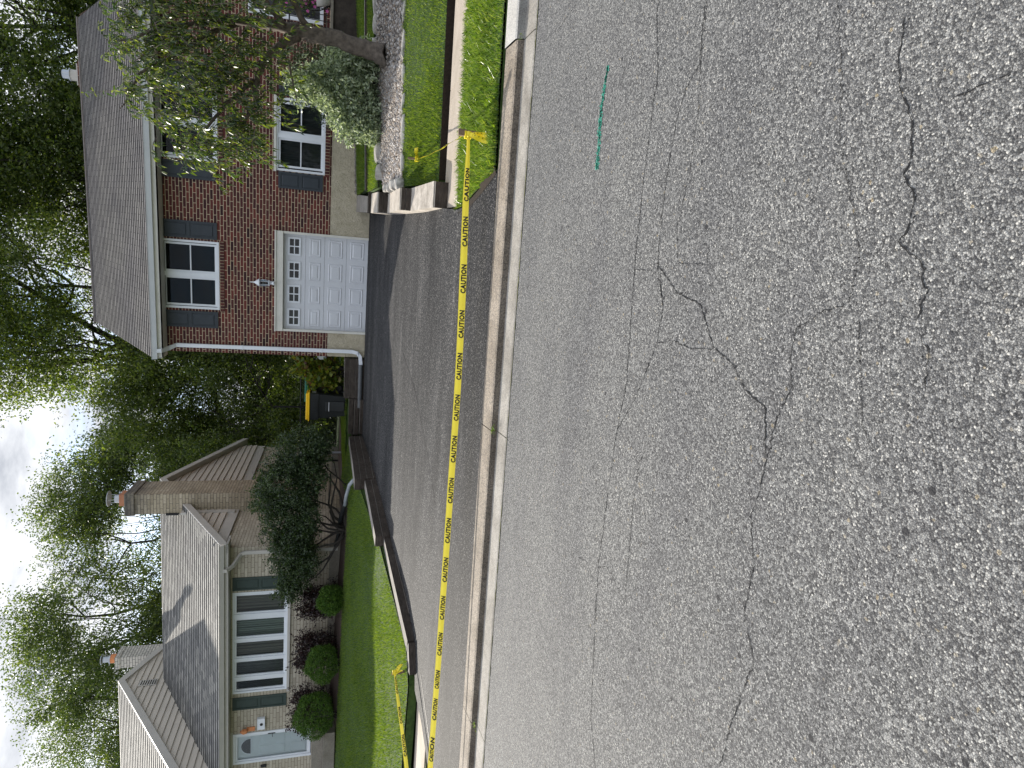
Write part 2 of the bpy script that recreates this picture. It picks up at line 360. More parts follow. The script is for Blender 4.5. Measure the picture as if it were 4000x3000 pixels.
def timber(name, base, dark, top=None):
    m, t, b = mat(name)
    co_ = N(t, 'ShaderNodeTexCoord').outputs['Object']
    c = ramp(t, noise(t, 1, 6, .7, scaled(t, (9, 9, 30), co_)), [(.3, dark), (.65, base)])
    c = mixc(t, .7, c, ramp(t, noise(t, 3, 5, .7), [(.35, (.55, .53, .5)), (.65, (1.2, 1.2, 1.2))]), 'MULTIPLY')
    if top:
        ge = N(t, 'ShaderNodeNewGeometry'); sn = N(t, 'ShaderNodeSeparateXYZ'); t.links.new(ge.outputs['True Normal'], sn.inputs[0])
        c = mixc(t, math_(t, 'GREATER_THAN', sn.outputs[2], .8), c, ramp(t, noise(t, 4, 6, .7), [(.3, tuple(x * .6 for x in top)), (.65, top)]))  # upward faces coloured paler, standing in for the light on the timber tops
    t.links.new(c, b.inputs[0]); b.inputs['Roughness'].default_value = .9
    bump(t, b, noise(t, 1, 6, .75, scaled(t, (14, 14, 50), co_)), .9, .012); return m
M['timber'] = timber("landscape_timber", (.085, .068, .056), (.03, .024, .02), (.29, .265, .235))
M['timber_pale'] = timber("pale_timber", (.50, .455, .40), (.30, .27, .235))
M['grass'] = leaf_mat("grass_blades", [(.045, .095, .014), (.095, .165, .024), (.155, .23, .034), (.24, .30, .06)], .42, .42, .35, (1.5, 1.5, .45))
M['grass_long'] = leaf_mat("verge_grass_blades", [(.055, .115, .016), (.11, .20, .03), (.18, .27, .04), (.32, .38, .12)], .40, .3, .6, (1.4, 1.45, .5))
M['leaf_dark'] = leaf_mat("dark_tree_leaves", [(.03, .05, .018), (.058, .085, .026), (.095, .125, .036), (.16, .18, .055)], .46, .42, .4, (2.1, 2.3, .8))
M['leaf_mid'] = leaf_mat("mid_tree_leaves", [(.034, .055, .02), (.06, .088, .028), (.092, .12, .038), (.15, .17, .055)], .44, .42, .4, (1.9, 2.1, .8))
M['leaf_bright'] = leaf_mat("bright_tree_leaves", [(.036, .06, .018), (.065, .095, .026), (.105, .138, .036), (.17, .19, .055)], .46, .42, .4, (2.0, 2.15, .75))
M['leaf_fruit'] = leaf_mat("fruit_tree_leaves", [(.014, .034, .012), (.028, .056, .016), (.055, .09, .022), (.10, .135, .03), (.20, .22, .06)], .38, .28, .7, (2.0, 2.1, .6))
M['leaf_silver'] = leaf_mat("silver_shrub_leaves", [(.07, .10, .06), (.22, .28, .19), (.42, .49, .36), (.62, .68, .54)], .38, .4, .5, (1.3, 1.35, .8))
M['leaf_bush'] = leaf_mat("dark_bush_leaves", [(.018, .034, .015), (.032, .055, .024), (.055, .085, .035), (.09, .125, .05)], .28, .42, .5, (1.7, 1.9, .6))
M['leaf_purple'] = leaf_mat("purple_shrub_leaves", [(.014, .008, .011), (.03, .014, .016), (.05, .022, .02), (.022, .02, .014)], .22, .35, .5, (1.5, .9, .6))
M['leaf_globe'] = leaf_mat("arborvitae_foliage", [(.03, .07, .012), (.05, .11, .016), (.085, .16, .022), (.12, .20, .03)], .25, .55, .3, (1.5, 1.7, .5))
M['leaf_hydr'] = leaf_mat("yellow_green_leaves", [(.05, .09, .015), (.12, .18, .025), (.24, .27, .04), (.13, .055, .03)], .42, .4, .5, (1.8, 1.8, .5))
M['petal'] = leaf_mat("pink_petals", [(.55, .06, .32), (.7, .12, .45), (.75, .25, .55)], .4, .5, .3, (1.3, 1.1, 1.2))
def gravel_stone(name, cols):
    m, t, b = mat(name); g = N(t, 'ShaderNodeNewGeometry'); k = len(cols) - 1
    c = ramp(t, g.outputs['Random Per Island'], [(i / k, c) for i, c in enumerate(cols)])
    t.links.new(c, b.inputs[0]); b.inputs['Roughness'].default_value = .7; bump(t, b, noise(t, 80, 3), .4, .003); return m
M['stones'] = gravel_stone("river_gravel", [(.09, .08, .075), (.20, .17, .15), (.34, .31, .28), (.22, .16, .11), (.50, .47, .44), (.16, .16, .17)])
def glass(name, tint, refl=.015):
    m, t, b = mat(name)
    gl = N(t, 'ShaderNodeBsdfGlossy'); gl.inputs['Roughness'].default_value = .02; gl.inputs['Color'].default_value = (.9, .95, 1, 1)
    tr = N(t, 'ShaderNodeBsdfTransparent'); tr.inputs[0].default_value = rgb(tint)
    fr = N(t, 'ShaderNodeFresnel'); fr.inputs[0].default_value = 1.5
    ms = N(t, 'ShaderNodeMixShader'); t.links.new(math_(t, 'ADD', fr.outputs[0], refl - .04), ms.inputs[0])
    t.links.new(tr.outputs[0], ms.inputs[1]); t.links.new(gl.outputs[0], ms.inputs[2]); t.links.new(ms.outputs[0], t.nodes['Material Output'].inputs[0]); return m
M['glass_clear'] = glass("storm_door_glass", (.95, .97, .98), .02); M['glass'] = glass("window_glass", (.62, .66, .68)); M['glass_dark'] = glass("garage_window_glass", (.5, .52, .55), .03)
def curtain_mat(name, c1, c2, sc=22):
    m, t, b = mat(name)
    w = N(t, 'ShaderNodeTexWave', wave_type='BANDS', bands_direction='X'); w.inputs['Scale'].default_value = sc; w.inputs['Distortion'].default_value = 1.6; w.inputs['Detail'].default_value = 2; w.inputs['Detail Scale'].default_value = .6
    t.links.new(scaled(t, (.35, .35, .04)), w.inputs[0])
    t.links.new(ramp(t, w.outputs[0], [(0, c1), (1, c2)]), b.inputs[0]); b.inputs['Roughness'].default_value = .9; return m
M['curtain'] = curtain_mat("sage_curtain", (.22, .25, .21), (.55, .60, .50), 14)
M['curtain_tan'] = curtain_mat("tan_sheer_curtain", (.22, .20, .17), (.44, .40, .33), 9)
M['blind'] = curtain_mat("vertical_blind", (.075, .085, .08), (.12, .13, .125), 60)

# ================================================================== GROUND, ROAD, CURB
def ye(x): return 5.57 + .065 * x                       # road / gutter joint
def dz(y): return .13 + (y - 6.5) * .0585               # driveway grade
def strip(xs, f0, f1, name, material, ny=1, parent=None):
    """sheet between polylines f0(x)->(x,y,z) and f1"""
    mb = MB()
    for i in range(len(xs) - 1):
        for j in range(ny):
            def P(x, s):
                a = Vector(f0(x)); b = Vector(f1(x)); return a.lerp(b, s)
            mb.quad(P(xs[i], j / ny), P(xs[i + 1], j / ny), P(xs[i + 1], (j + 1) / ny), P(xs[i], (j + 1) / ny))
    return mb.build(name, material, parent)

mb = MB()
xs = [-900, -60, -30, -20, -10, -6.3, -5.6, 1, 5, 20, 60, 900]; ys = [-900, -60, 5, 6.2, 8.5, 12, 17.4, 18.3, 24, 40, 80, 900]
def gz(x, y):
    if y <= 6.2: return -.06
    if y <= 17.4: return -.03 + (y - 6.2) * .054
    return 1.05 if y >= 18.3 else .6
vv = [(x, y, gz(x, y)) for y in ys for x in xs]; nx = len(xs)
mb.add(vv, [(j * nx + i, j * nx + i + 1, (j + 1) * nx + i + 1, (j + 1) * nx + i) for j in range(len(ys) - 1) for i in range(nx - 1)])
struct(mb.build('ground', M['far_ground']), 'green ground far beyond the yards')

rd = strip([-80, -20, -6, 0, 6, 20, 80], lambda x: (x, -9, 0), lambda x: (x, ye(x), 0), 'road', M['road'], 4)
struct(rd, 'worn grey asphalt road with exposed aggregate', 'road')

# cracks in the road surface: thin jagged sunken-looking strips, parts of the road
CR_ = [([(2.6, 3.42), (1.23, 3.37), (.93, 3.27), (.53, 3.28), (.06, 3.26), (-.41, 3.2), (-.72, 3.16), (-1.0, 3.2), (-1.28, 3.21), (-1.89, 3.21), (-2.27, 3.15), (-2.85, 3.04), (-3.06, 2.9), (-4, 2.8)], .005, 0),
       ([(-.25, 2.87), (-.04, 3.0), (-.17, 2.75), (-.2, 2.53), (-.37, 2.38), (-.41, 2.23), (-.5, 2.11), (-.53, 1.98), (-.72, 1.93)], .006, .4),
       ([(.75, 1.69), (.63, 1.68), (.53, 1.64), (.44, 1.58), (.33, 1.56), (.29, 1.57), (.24, 1.52), (.15, 1.51), (.1, 1.54), (.05, 1.45), (-.03, 1.41), (-.12, 1.42)], .005, 1.2),
       ([(-.1, 1.69), (-.14, 1.79), (-.21, 1.89), (-.31, 1.9), (-.42, 1.86), (-.56, 1.91), (-.88, 1.93), (-.97, 1.95), (-1.15, 1.88), (-1.35, 1.89), (-1.5, 1.78), (-1.85, 1.84), (-2.06, 1.85)], .0035, .5),
       ([(1.4, 2.88), (.88, 2.84), (.66, 2.8), (.39, 2.8), (.15, 2.84), (-.03, 2.79), (-.02, 2.53), (.08, 2.54)], .003, .2),
       ([(-.25, 2.87), (-.44, 2.88), (-.4, 2.72), (-.41, 2.57), (-.38, 2.38)], .0035, .3),
       ([(-.44, 2.88), (-.76, 3.02), (-1.0, 3.19)], .004, .2),
       ([(1.5, 2.9), (1.05, 2.87), (.88, 2.85), (.79, 2.95), (.67, 2.99), (.41, 3.02), (.15, 3.01), (-.02, 2.99), (-.25, 2.87)], .004, .3),
       ([(-.09, 3.25), (-.08, 3.02)], .003, 0), ([(-.95, 2.82), (-1.11, 2.89), (-1.34, 2.89), (-1.9, 2.83), (-1.83, 3.1), (-1.89, 3.2)], .003, .2),
       ([(-2.0, 3.52), (-1.96, 3.39), (-2.04, 3.2)], .003, 0), ([(.52, 1.31), (.5, 1.4), (.48, 1.47)], .004, 1.2),
       ([(.9, 2.0), (.62, 1.9), (.43, 1.86), (.2, 1.74), (.05, 1.67), (0, 1.68), (-.11, 1.67)], .002, 1.0),
       ([(-.15, 1.62), (-.34, 1.56), (-.47, 1.52), (-.52, 1.46)], .002, .9), ([(1.69, 4.7), (1.61, 5.12)], .004, .3), ([(-.15, 1.40), (-.2, 1.36), (-.3, 1.34)], .003, 1)]
rc = random.Random(4)
for pts, w, sp in CR_:
    P = []; mb = MB()
    for a, b in zip(pts[:-1], pts[1:]):
        a = Vector(a); b = Vector(b); n = max(2, int((b - a).length / .013))
        for i in range(n):
            q = a.lerp(b, i / n); P.append((q.x + rc.gauss(0, .0028), q.y + rc.gauss(0, .0035)))
            for _ in range(rc.choice((0, 1, 2)) if rc.random() < sp else 0):
                x, y = q.x + rc.gauss(0, .012), q.y + rc.gauss(0, .007); r_ = rc.uniform(.0012, .0035); t0 = rc.uniform(0, 6)
                mb.add([(x + r_ * rc.uniform(.6, 1.4) * math.cos(t0 + k), y + r_ * rc.uniform(.5, 1.3) * math.sin(t0 + k), .0015) for k in (0, 1.25, 2.5, 3.75, 5)], [(0, 1, 2, 3, 4)])
    P.append(pts[-1])
    ws = [w * rc.choice((.3, .5, .8, 1.0, 1.4)) * (.3 if i in (0, len(P) - 1) else 1) for i in range(len(P))]
    for i in range(len(P) - 1):
        a, b = Vector(P[i]), Vector(P[i + 1]); n = (b - a).normalized(); n = Vector((-n.y, n.x))
        mb.quad((*(a - n * ws[i] / 2), .002), (*(b - n * ws[i + 1] / 2), .002), (*(b + n * ws[i + 1] / 2), .002), (*(a + n * ws[i] / 2), .002))
    mb.build('crack', M['crack'], rd)
# sprayed green utility mark
mb = MB(); rc = random.Random(9)
for i in range(520):
    x = rc.uniform(.5, 1.12); wd = .028 if x < 1.0 else .016
    y = 3.985 + .02 * math.sin(x * 9) + rc.gauss(0, wd * .45); s = rc.uniform(.002, .006)
    mb.quad((x - s * 1.3, y - s, .003), (x + s * 1.2, y - s * .8, .003), (x + s, y + s, .003), (x - s, y + s * .9, .003))
mb.build('painted_mark', M['green_paint'], rd)

# curb and gutter, cast in lengths
def curb_piece(x0, x1, mats, lift=0):
    r = empty('curb'); n = max(1, int((x1 - x0) / 1.5))
    X = [x0 + (x1 - x0) * i / n for i in range(n + 1)]
    prof = [(.0, .004), (.02, .012), (.27, .03), (.295, .082), (.32, .093), (.58, .118), (.60, .112), (.60, -.1)]
    for nm, a, b, mt in (('gutter', 0, 3, mats[1]), ('kerb_top', 2, 7, mats[0])):
        mb = MB()
        for i in range(n):
            for k in range(a, b):
                (o0, z0), (o1, z1) = prof[k], prof[k + 1]
                f = lambda x, o, z: (x - .065 * o, ye(x) + o, z + (lift if z > .05 else 0))
                if nm == 'kerb_top' and k == 2: continue
                mb.quad(f(X[i], o0, z0), f(X[i + 1], o0, z0), f(X[i + 1], o1, z1), f(X[i], o1, z1))
        if nm == 'kerb_top':
            for i in range(n):
                f = lambda x, o, z: (x - .065 * o, ye(x) + o, z + (lift if z > .05 else 0))
                (o0, z0), (o1, z1) = (.27, .03), (.295, .082)
                mb.quad(f(X[i], o0, z0), f(X[i + 1], o0, z0), f(X[i + 1], o1, z1), f(X[i], o1, z1))
        mb.build(nm, mt, r)
    return r
J = [-60, -30, -14, -8.2, -5.02, -1.81, 1.79, 5.2, 12, 30, 60]
for a, b in zip(J[:-1], J[1:]):
    new = abs(a - 1.79) < .01
    c_ = curb_piece(a + .004, b - .004, (M['curb_new'] if new else M['curb'], M['pan']), .012 if new else 0)
    nm = {-60: 'far left', -30: 'left of the driveway', -14: 'left beside the left sidewalk', -8.2: 'at the left end of the driveway mouth', -5.02: 'across the left part of the driveway mouth', -1.81: 'across the right part of the driveway mouth, crossed by a thin tree shadow', 1.79: 'newest and palest, beyond the first stake', 5.2: 'right of the pale length', 12: 'right of the frame', 30: 'far right'}[a]
    tag(c_, 'concrete curb and gutter length ' + nm, 'curb', 'cast lengths of the concrete curb'); c_['kind'] = 'structure'
# weedy joint line between gutter and asphalt, plus joints across
rc = random.Random(3); mb = MB(); x = -9
while x < 4:
    l = rc.uniform(.03, .12); w = rc.choice((.002, .004, .007, .014)); y = ye(x) - .006 + rc.uniform(-.006, .004)
    mb.quad((x, y - w / 2, .0065), (x + l, y + .065 * l - w / 3, .0065), (x + l, y + .065 * l + w / 2, .0065), (x, y + w / 2, .0065)); x += l * rc.uniform(.6, 1.1)
struct(mb.build('gutter_joint', M['moss']), 'thin line of moss between gutter and road', 'joint')

# driveway
drv = [(-5.76, 17.62), (-5.72, 15.4), (-5.78, 13.35), (-5.92, 12.06), (-6.04, 9.7), (-6.3, 8.66), (-6.75, 8.5), (-7.05, 8.25), (-7.2, 7.5), (-7.6, 6.8), (-8.1, 6.1 - .42 + .02)]
import bmesh
bm = bmesh.new()
left = [(-5.76, 17.62), (-5.72, 15.4), (-5.78, 13.35), (-5.92, 12.06), (-6.04, 9.7), (-6.3, 8.66), (-6.95, 8.45), (-7.05, 7.9), (-7.3, 7.2), (-7.8, 6.4), (-8.3, 5.64)]
rightp = [(.45, 17.62), (.42, 15.4), (.40, 13.35), (.38, 12.06), (.36, 9.7), (.36, 8.66), (.34, 8.3), (.32, 7.75), (.36, 7.2), (.52, 6.6), (.68, 6.215)]
rows = []
rr = random.Random(2)
for (lx, ly), (rx, ry) in zip(left, rightp):
    row = []
    for i in range(41):
        s = i / 40; x = lx + (rx - lx) * s; y = ly + (ry - ly) * s
        edge = 1 if 0 < i < 40 else 0
        row.append(bm.verts.new((x + rr.uniform(-.012, .012), y, dz(y) + .004 + (rr.uniform(-.003, .003) if edge else 0))))
    rows.append(row)
for a, b in zip(rows[:-1], rows[1:]):
    for i in range(40): bm.faces.new((b[i], b[i + 1], a[i + 1], a[i]))
me = bpy.data.meshes.new('driveway'); bm.to_mesh(me); bm.free()
me.polygons.foreach_set('use_smooth', [True] * len(me.polygons))
dv = link('driveway', me, M['drive']); struct(dv, 'freshly sealed black asphalt driveway sloping up to the garage', 'driveway')
# old seam joints left in the driveway surface
for pts in ([(-2.1, 11.2), (-2.5, 9.7), (-3.1, 8.6), (-3.6, 7.9)], [(-6.4, 8.1), (-7.0, 7.0), (-7.7, 6.1)]):
    mb = MB()
    for a, b in zip(pts[:-1], pts[1:]):
        a = Vector(a); b = Vector(b); n = 14; d = (b - a).normalized(); nn = Vector((-d.y, d.x))
        for i in range(n):
            p = a.lerp(b, i / n); q = a.lerp(b, (i + 1) / n); w = .005
            mb.quad(*[(v.x, v.y, dz(v.y) + .012) for v in (p - nn * w, q - nn * w, q + nn * w, p + nn * w)])
    mb.build('seam', M['tar'], dv)
# sidewalks
def slab(x0, x1, y0, y1, z, name, sl=.045):
    mb = MB(); mb.hexa([(x0, y0 + sl * x0, z - .12), (x1, y0 + sl * x1, z - .12), (x1, y1 + sl * x1, z - .12), (x0, y1 + sl * x0, z - .12), (x0, y0 + sl * x0, z), (x1, y0 + sl * x1, z), (x1, y1 + sl * x1, z), (x0, y1 + sl * x0, z)])
    return mb.build(name, M['walk'])
for i, (a, b) in enumerate([(.36, 1.87), (1.88, 3.4), (3.41, 4.9), (4.91, 6.4), (6.41, 14), (14.01, 40)]):
    nm = ['first slab beside the driveway, under the tape', 'second slab right of the driveway, ending at the leafy crack', 'third slab right of the driveway', 'fourth slab right of the driveway', 'long stretch right of frame', 'far right stretch'][i]
    struct(slab(a, b, 7.86, 8.84, .2, 'sidewalk'), 'tan concrete sidewalk, ' + nm, 'sidewalk')
struct(slab(-40, -7.0, 7.95, 8.9, .175, 'sidewalk'), 'pale concrete sidewalk left of the driveway', 'sidewalk')

# ================================================================== LAWNS
def bilin(P, u, v):
    a, b, c, d = [np.array(p) for p in P]
    u = np.asarray(u)[..., None]; v = np.asarray(v)[..., None]
    return a * (1 - u) * (1 - v) + b * u * (1 - v) + c * u * v + d * (1 - u) * v
def patch_mesh(name, patches, material, amp=.003, seg=.35, skirt=.15, parent=None, kind=True):
    mb = MB(); rng = np.random.default_rng(5); nf = smoothnoise(rng)
    for P in patches:
        a, b, c, d = [np.array(p) for p in P]
        nu = max(1, min(60, int(max(np.linalg.norm(b - a), np.linalg.norm(c - d)) / seg))); nv = max(1, min(40, int(max(np.linalg.norm(d - a), np.linalg.norm(c - b)) / seg)))
        U, V_ = np.meshgrid(np.linspace(0, 1, nu + 1), np.linspace(0, 1, nv + 1)); X = bilin(P, U.ravel(), V_.ravel())
        X[:, 2] += nf(X * 2.5) * amp
        mb.add(X.tolist(), [(j * (nu + 1) + i, j * (nu + 1) + i + 1, (j + 1) * (nu + 1) + i + 1, (j + 1) * (nu + 1) + i) for j in range(nv) for i in range(nu)])
        for (p, q) in ((a, b), (b, c), (c, d), (d, a)):
            s = np.array([0, 0, skirt]); e = np.array([0, 0, .02]); mb.quad(p - e, p - s, q - s, q - e)
    return mb.build(name, material, parent, smooth=False)
def grass_blades(name, patches, density, h, w, material, seed, lean=.5, label=None, clump=0.0, parent=None):
    rng = np.random.default_rng(seed); A = []
    nf = smoothnoise(rng)
    for P, k in patches:
        a, b, c, d = [np.array(p) for p in P]
        area = .5 * np.linalg.norm(np.cross(c - a, d - b)); n = int(area * density * k)
        X = bilin(P, rng.uniform(0, 1, n), rng.uniform(0, 1, n)); A.append(X)
    X = np.concatenate(A); n = len(X); f = nf(X * 3.0)
    keep = rng.uniform(0, 1, n) < (1 - clump * (f < 0)); X = X[keep]; f = f[keep]; n = len(X)
    X[:, 2] -= .01
    H = h * rng.uniform(.5, 1.25, n) * (1 + .22 * f); ang = rng.uniform(0, 2 * np.pi, n)
    s = np.stack([np.cos(ang), np.sin(ang), np.zeros(n)], 1) * (w * rng.uniform(.6, 1.3, n) / 2)[:, None]
    la = rng.uniform(0, 2 * np.pi, n); ln = lean * rng.uniform(.1, 1, n)
    tip = X + np.stack([np.cos(la) * ln, np.sin(la) * ln, np.ones(n)], 1) * H[:, None]
    mid = X + np.stack([np.cos(la) * ln * .3, np.sin(la) * ln * .3, np.full(n, .55)], 1) * H[:, None]
    V = np.stack([X - s, X + s, mid + s * .8, tip, mid - s * .8], 1).reshape(-1, 3); F = np.arange(5 * n).reshape(-1, 5)
    o = np_mesh(name, V, F, material, parent)
    return tag(o, label, 'grass', None, 'stuff')
def hL(x, y): return .32 + .111 * (y - 8.5) + .028 * (-7 - x)
def q4(pts): return [(x, y, hL(x, y)) for x, y in pts]
def e2(a, b, c, d, zb, zc): P = q4([a, b, c, d]); P[1] = (*b, zb); P[2] = (*c, zc); return P
LL = [e2((-7.0, 8.62), (-6.42, 8.76), (-6.10, 11.54), (-7.0, 11.54), .375, .62), e2((-7.0, 11.54), (-6.10, 11.54), (-5.93, 14.04), (-7.0, 14.04), .62, .92), e2((-7.0, 14.04), (-5.93, 14.04), (-5.96, 17.4), (-7.0, 17.4), .92, 1.14),
      q4([(-10, 8.47), (-7.0, 8.62), (-7.0, 12), (-10, 12)]), q4([(-10, 12), (-7.0, 12), (-7.0, 15.8), (-10, 15.6)]),
      q4([(-14, 8.3), (-10, 8.47), (-10, 15.6), (-14, 15.25)]), q4([(-22, 7.95), (-14, 8.3), (-14, 15.25), (-22, 14.7)]), q4([(-60, 6.3), (-22, 7.95), (-22, 14.7), (-60, 12.4)])]
struct(patch_mesh('lawn', LL, M['turf']), 'sloping front lawn of the beige house, half in shade', 'lawn')
grass_blades('grass', [(p, k) for p, k in zip(LL[:7], (1, 1, .8, 1, .7, .7, .3))], 2600, .05, .007, M['grass'], 11, .6, 'short mown grass of the left front lawn')
VL = [[(-14, 5.26, .12), (-8.15, 5.66, .12), (-7.45, 7.55, .17), (-14, 7.25, .17)]]
struct(patch_mesh('verge', VL, M['turf']), 'small grass verge left of the driveway mouth', 'verge')
grass_blades('grass', [(VL[0], 1)], 2600, .07, .007, M['grass_long'], 12, .8, 'grass of the small left verge by the curb')
# right yard
RL = [[(0.7, 9.02, 0.27), (3.0, 9.12, 0.285), (2.7, 10.89, 0.664), (0.702, 10.575, 0.61)], [(3.0, 9.12, 0.285), (9, 9.4, 0.36), (9.0, 11.34, 0.826), (2.7, 10.89, 0.664)], [(9, 9.4, 0.36), (30, 10.4, 0.4), (30, 12.5, 0.8), (9.0, 11.34, 0.826)]]
struct(patch_mesh('lawn', RL, M['turf'], skirt=.2), 'sunlit lower lawn right of the driveway above the sidewalk', 'lawn')
grass_blades('grass', [(RL[0], 1), (RL[1], .9), (RL[2], .1)], 3800, .055, .007, M['grass'], 13, .7, 'sunlit grass of the lower right lawn', .25)
mb = MB()
for x0, x1 in ((.74, 3), (3, 9), (9, 30)):
    f = lambda x: 9.0 + .045 * (x - .73)
    mb.quad((x0, f(x0) - .002, .17), (x1, f(x1) - .002, .17), (x1, f(x1), .29), (x0, f(x0), .272))
struct(mb.build('soil_edge', M['soil']), 'bare soil edge between sidewalk and lower lawn', 'soil')
VR = [[(.66, 6.24, .135), (1.3, 6.32, .14), (1.3, 7.86, .19), (.33, 7.78, .185)], [(1.3, 6.32, .14), (4, 6.5, .15), (4, 8.0, .19), (1.3, 7.88, .19)], [(4, 6.5, .15), (12, 7.0, .16), (12, 8.35, .19), (4, 8.0, .19)]]
struct(patch_mesh('verge', VR, M['turf'], skirt=.1), 'grass verge between curb and sidewalk', 'verge')
grass_blades('grass', [(VR[0], 1), (VR[1], 1), (VR[2], .25)], 5200, .085, .008, M['grass_long'], 14, 1.0, 'longer shiny grass of the verge by the curb', .2)
mb = MB(); e0 = [(.30, 7.72), (.36, 7.2), (.50, 6.7), (.66, 6.24)]
for a, b in zip(e0[:-1], e0[1:]):
    mb.quad((a[0] - .03, a[1], dz(a[1]) + .012), (b[0] - .03, b[1], dz(b[1]) + .012), (b[0] + .05, b[1] + .01, .15), (a[0] + .05, a[1] + .01, .18))
struct(mb.build('soil_edge', M['soil']), 'curved strip of dry soil between driveway and verge', 'soil')
GR = [[(0.72, 10.575, 0.61), (2.7, 10.89, 0.664), (2.61, 12.659, 0.991), (0.748, 11.963, 0.817)], [(2.7, 10.89, 0.664), (9.0, 11.34, 0.826), (8.7, 13.137, 1.13), (2.61, 12.659, 0.991)]]
struct(patch_mesh('gravel_bed', GR, M['gravel_bed'], .01), 'gravel bed under the leaning tree', 'gravel')
SG = [[(.85, 17.2, 1.10), (9, 17.2, 1.49), (9, 17.62, 1.54), (.85, 17.62, 1.17)]]
struct(patch_mesh('gravel_strip', SG, M['gravel_bed'], .01), 'narrow gravel strip along the stucco wall', 'gravel')
US = [[(0.748, 12.093, 0.904), (2.61, 12.745, 1.026), (2.61, 14.007, 1.061), (0.748, 13.963, 0.991)], [(2.61, 12.745, 1.026), (8.7, 13.224, 1.148), (8.7, 14.442, 1.252), (2.61, 14.007, 1.061)]]
struct(patch_mesh('lawn', US, M['turf']), 'narrow lawn strip between gravel bed and timber edging', 'lawn')
grass_blades('grass', [(US[0], 1), (US[1], .8)], 2800, .055, .008, M['grass'], 15, .6, 'grass of the narrow strip behind the gravel bed')
UL = [[(0.81, 14.45, 1.046), (8.8, 14.925, 1.327), (9, 17.2, 1.49), (0.8, 17.2, 1.1)]]
struct(patch_mesh('lawn', UL, M['turf']), 'shaded upper lawn beside the red brick house', 'lawn')
grass_blades('grass', [(UL[0], 1)], 2800, .06, .008, M['grass'], 16, .6, 'dark shaded grass of the upper right lawn')
# gravel stones
def stones(name, patches, n, size, seed, label, parent=None):
    rng = np.random.default_rng(seed); A = [];
    base = np.array([(0, 0, 1), (1, 0, 0), (0, 1, 0), (-1, 0, 0), (0, -1, 0), (0, 0, -1)], float)
    fc = np.array([(0, 1, 2), (0, 2, 3), (0, 3, 4), (0, 4, 1), (5, 2, 1), (5, 3, 2), (5, 4, 3), (5, 1, 4)])
    for P, k in patches: A.append(bilin(P, rng.uniform(0, 1, int(n * k)), rng.uniform(0, 1, int(n * k))))
    X = np.concatenate(A); n = len(X); X[:, 2] += rng.uniform(0, .012, n)
    S = rng.uniform(.45, 1.25, (n, 1, 1)) * size * np.stack([rng.uniform(.7, 1.3, n), rng.uniform(.6, 1, n), rng.uniform(.4, .7, n)], 1)[:, None, :]
    a = rng.uniform(0, 6.28, n); R = np.zeros((n, 3, 3)); R[:, 0, 0] = np.cos(a); R[:, 0, 1] = -np.sin(a); R[:, 1, 0] = np.sin(a); R[:, 1, 1] = np.cos(a); R[:, 2, 2] = 1
    R[:, 0, 2] = rng.uniform(-.5, .5, n); R[:, 1, 2] = rng.uniform(-.5, .5, n)
    B = base[None] * (1 + rng.uniform(-.25, .25, (n, 6, 1)))
    V = np.einsum('nij,nkj->nki', R, B * S) + X[:, None, :]
    F = (fc[None] + (np.arange(n) * 6)[:, None, None]).reshape(-1, 3)
    o = np_mesh(name, V.reshape(-1, 3), F, M['stones'], parent); return tag(o, label, 'gravel', None, 'stuff')
stones('gravel', [(GR[0], 1), (GR[1], 1.3)], 6500, .034, 21, 'loose mixed river gravel of the bed under the tree')
stones('gravel', [(SG[0], 1)], 5000, .018, 22, 'loose gravel of the strip along the stucco wall')
# edging rocks of the bed
def rock(c, s, seed, label):
    rng = np.random.default_rng(seed); bm = bmesh.new(); bmesh.ops.create_icosphere(bm, subdivisions=2, radius=1)
    K = rng.normal(size=(5, 3)) * 1.6; ph = rng.uniform(0, 6, 5)
    for v in bm.verts:
        p = np.array(v.co); d = 1 + .26 * np.sin(K @ p + ph).sum() / 2
        q = np.sign(p) * np.abs(p) ** .7
        v.co = Vector((q[0] * s[0] * d, q[1] * s[1] * d, q[2] * s[2] * d))
    me = bpy.data.meshes.new('edging_rock'); bm.to_mesh(me); bm.free()
    o = link('edging_rock', me, M['rock']); o.location = c; o.rotation_euler = (0, 0, rng.uniform(-.25, .25))
    return tag(o, label, 'rock', 'pale rocks edging the gravel bed')
k = 0
ordn = ['first', 'second', 'third', 'fourth', 'fifth', 'sixth', 'seventh', 'eighth', 'ninth', 'tenth', 'eleventh', 'twelfth', 'thirteenth', 'fourteenth']
for i in range(7):          # left end, stacked on edge along the wall
    y = 10.62 + i * .225
    k += 1; rock((.735 + .015 * (i % 2), y, .655 + i * .022), (.08, .10, .065), k, 'upright pale rock at the left end of the gravel bed, %s from the front' % ordn[i])
x = 1.0; i = 0
while x < 6.4:
    w = .16 + .1 * ((i * 7) % 3) / 2; x += w; k += 1
    yb = 13.82 + (x - .86) * .34 if x < 3 else 14.58 + (x - 3) * .075
    rock((x * .87, yb * .87, 1.6 + (.76 + (yb - 13.8) * .19 - 1.6) * .87), (w * .87, .07, .075), k, 'pale rock in the back edging of the gravel bed, %s from the driveway' % ordn[i]); x += w + .01; i += 1
x = .95; i = 0
while x < 6.6:
    w = .2 + .1 * ((i * 5) % 3) / 2; x += w; k += 1
    yb = 11.72 + (x - .8) * .16 if x < 3 else 12.07 + (x - 3) * .067
    rock((x * .9, yb * .9, 1.6 + (.505 + (x - .8) * .02 - 1.6) * .9), (w * .75, .055, .04), k, 'flat pale rock in the front edging of the gravel bed, %s from the driveway' % ordn[i]); x += w + .01; i += 1

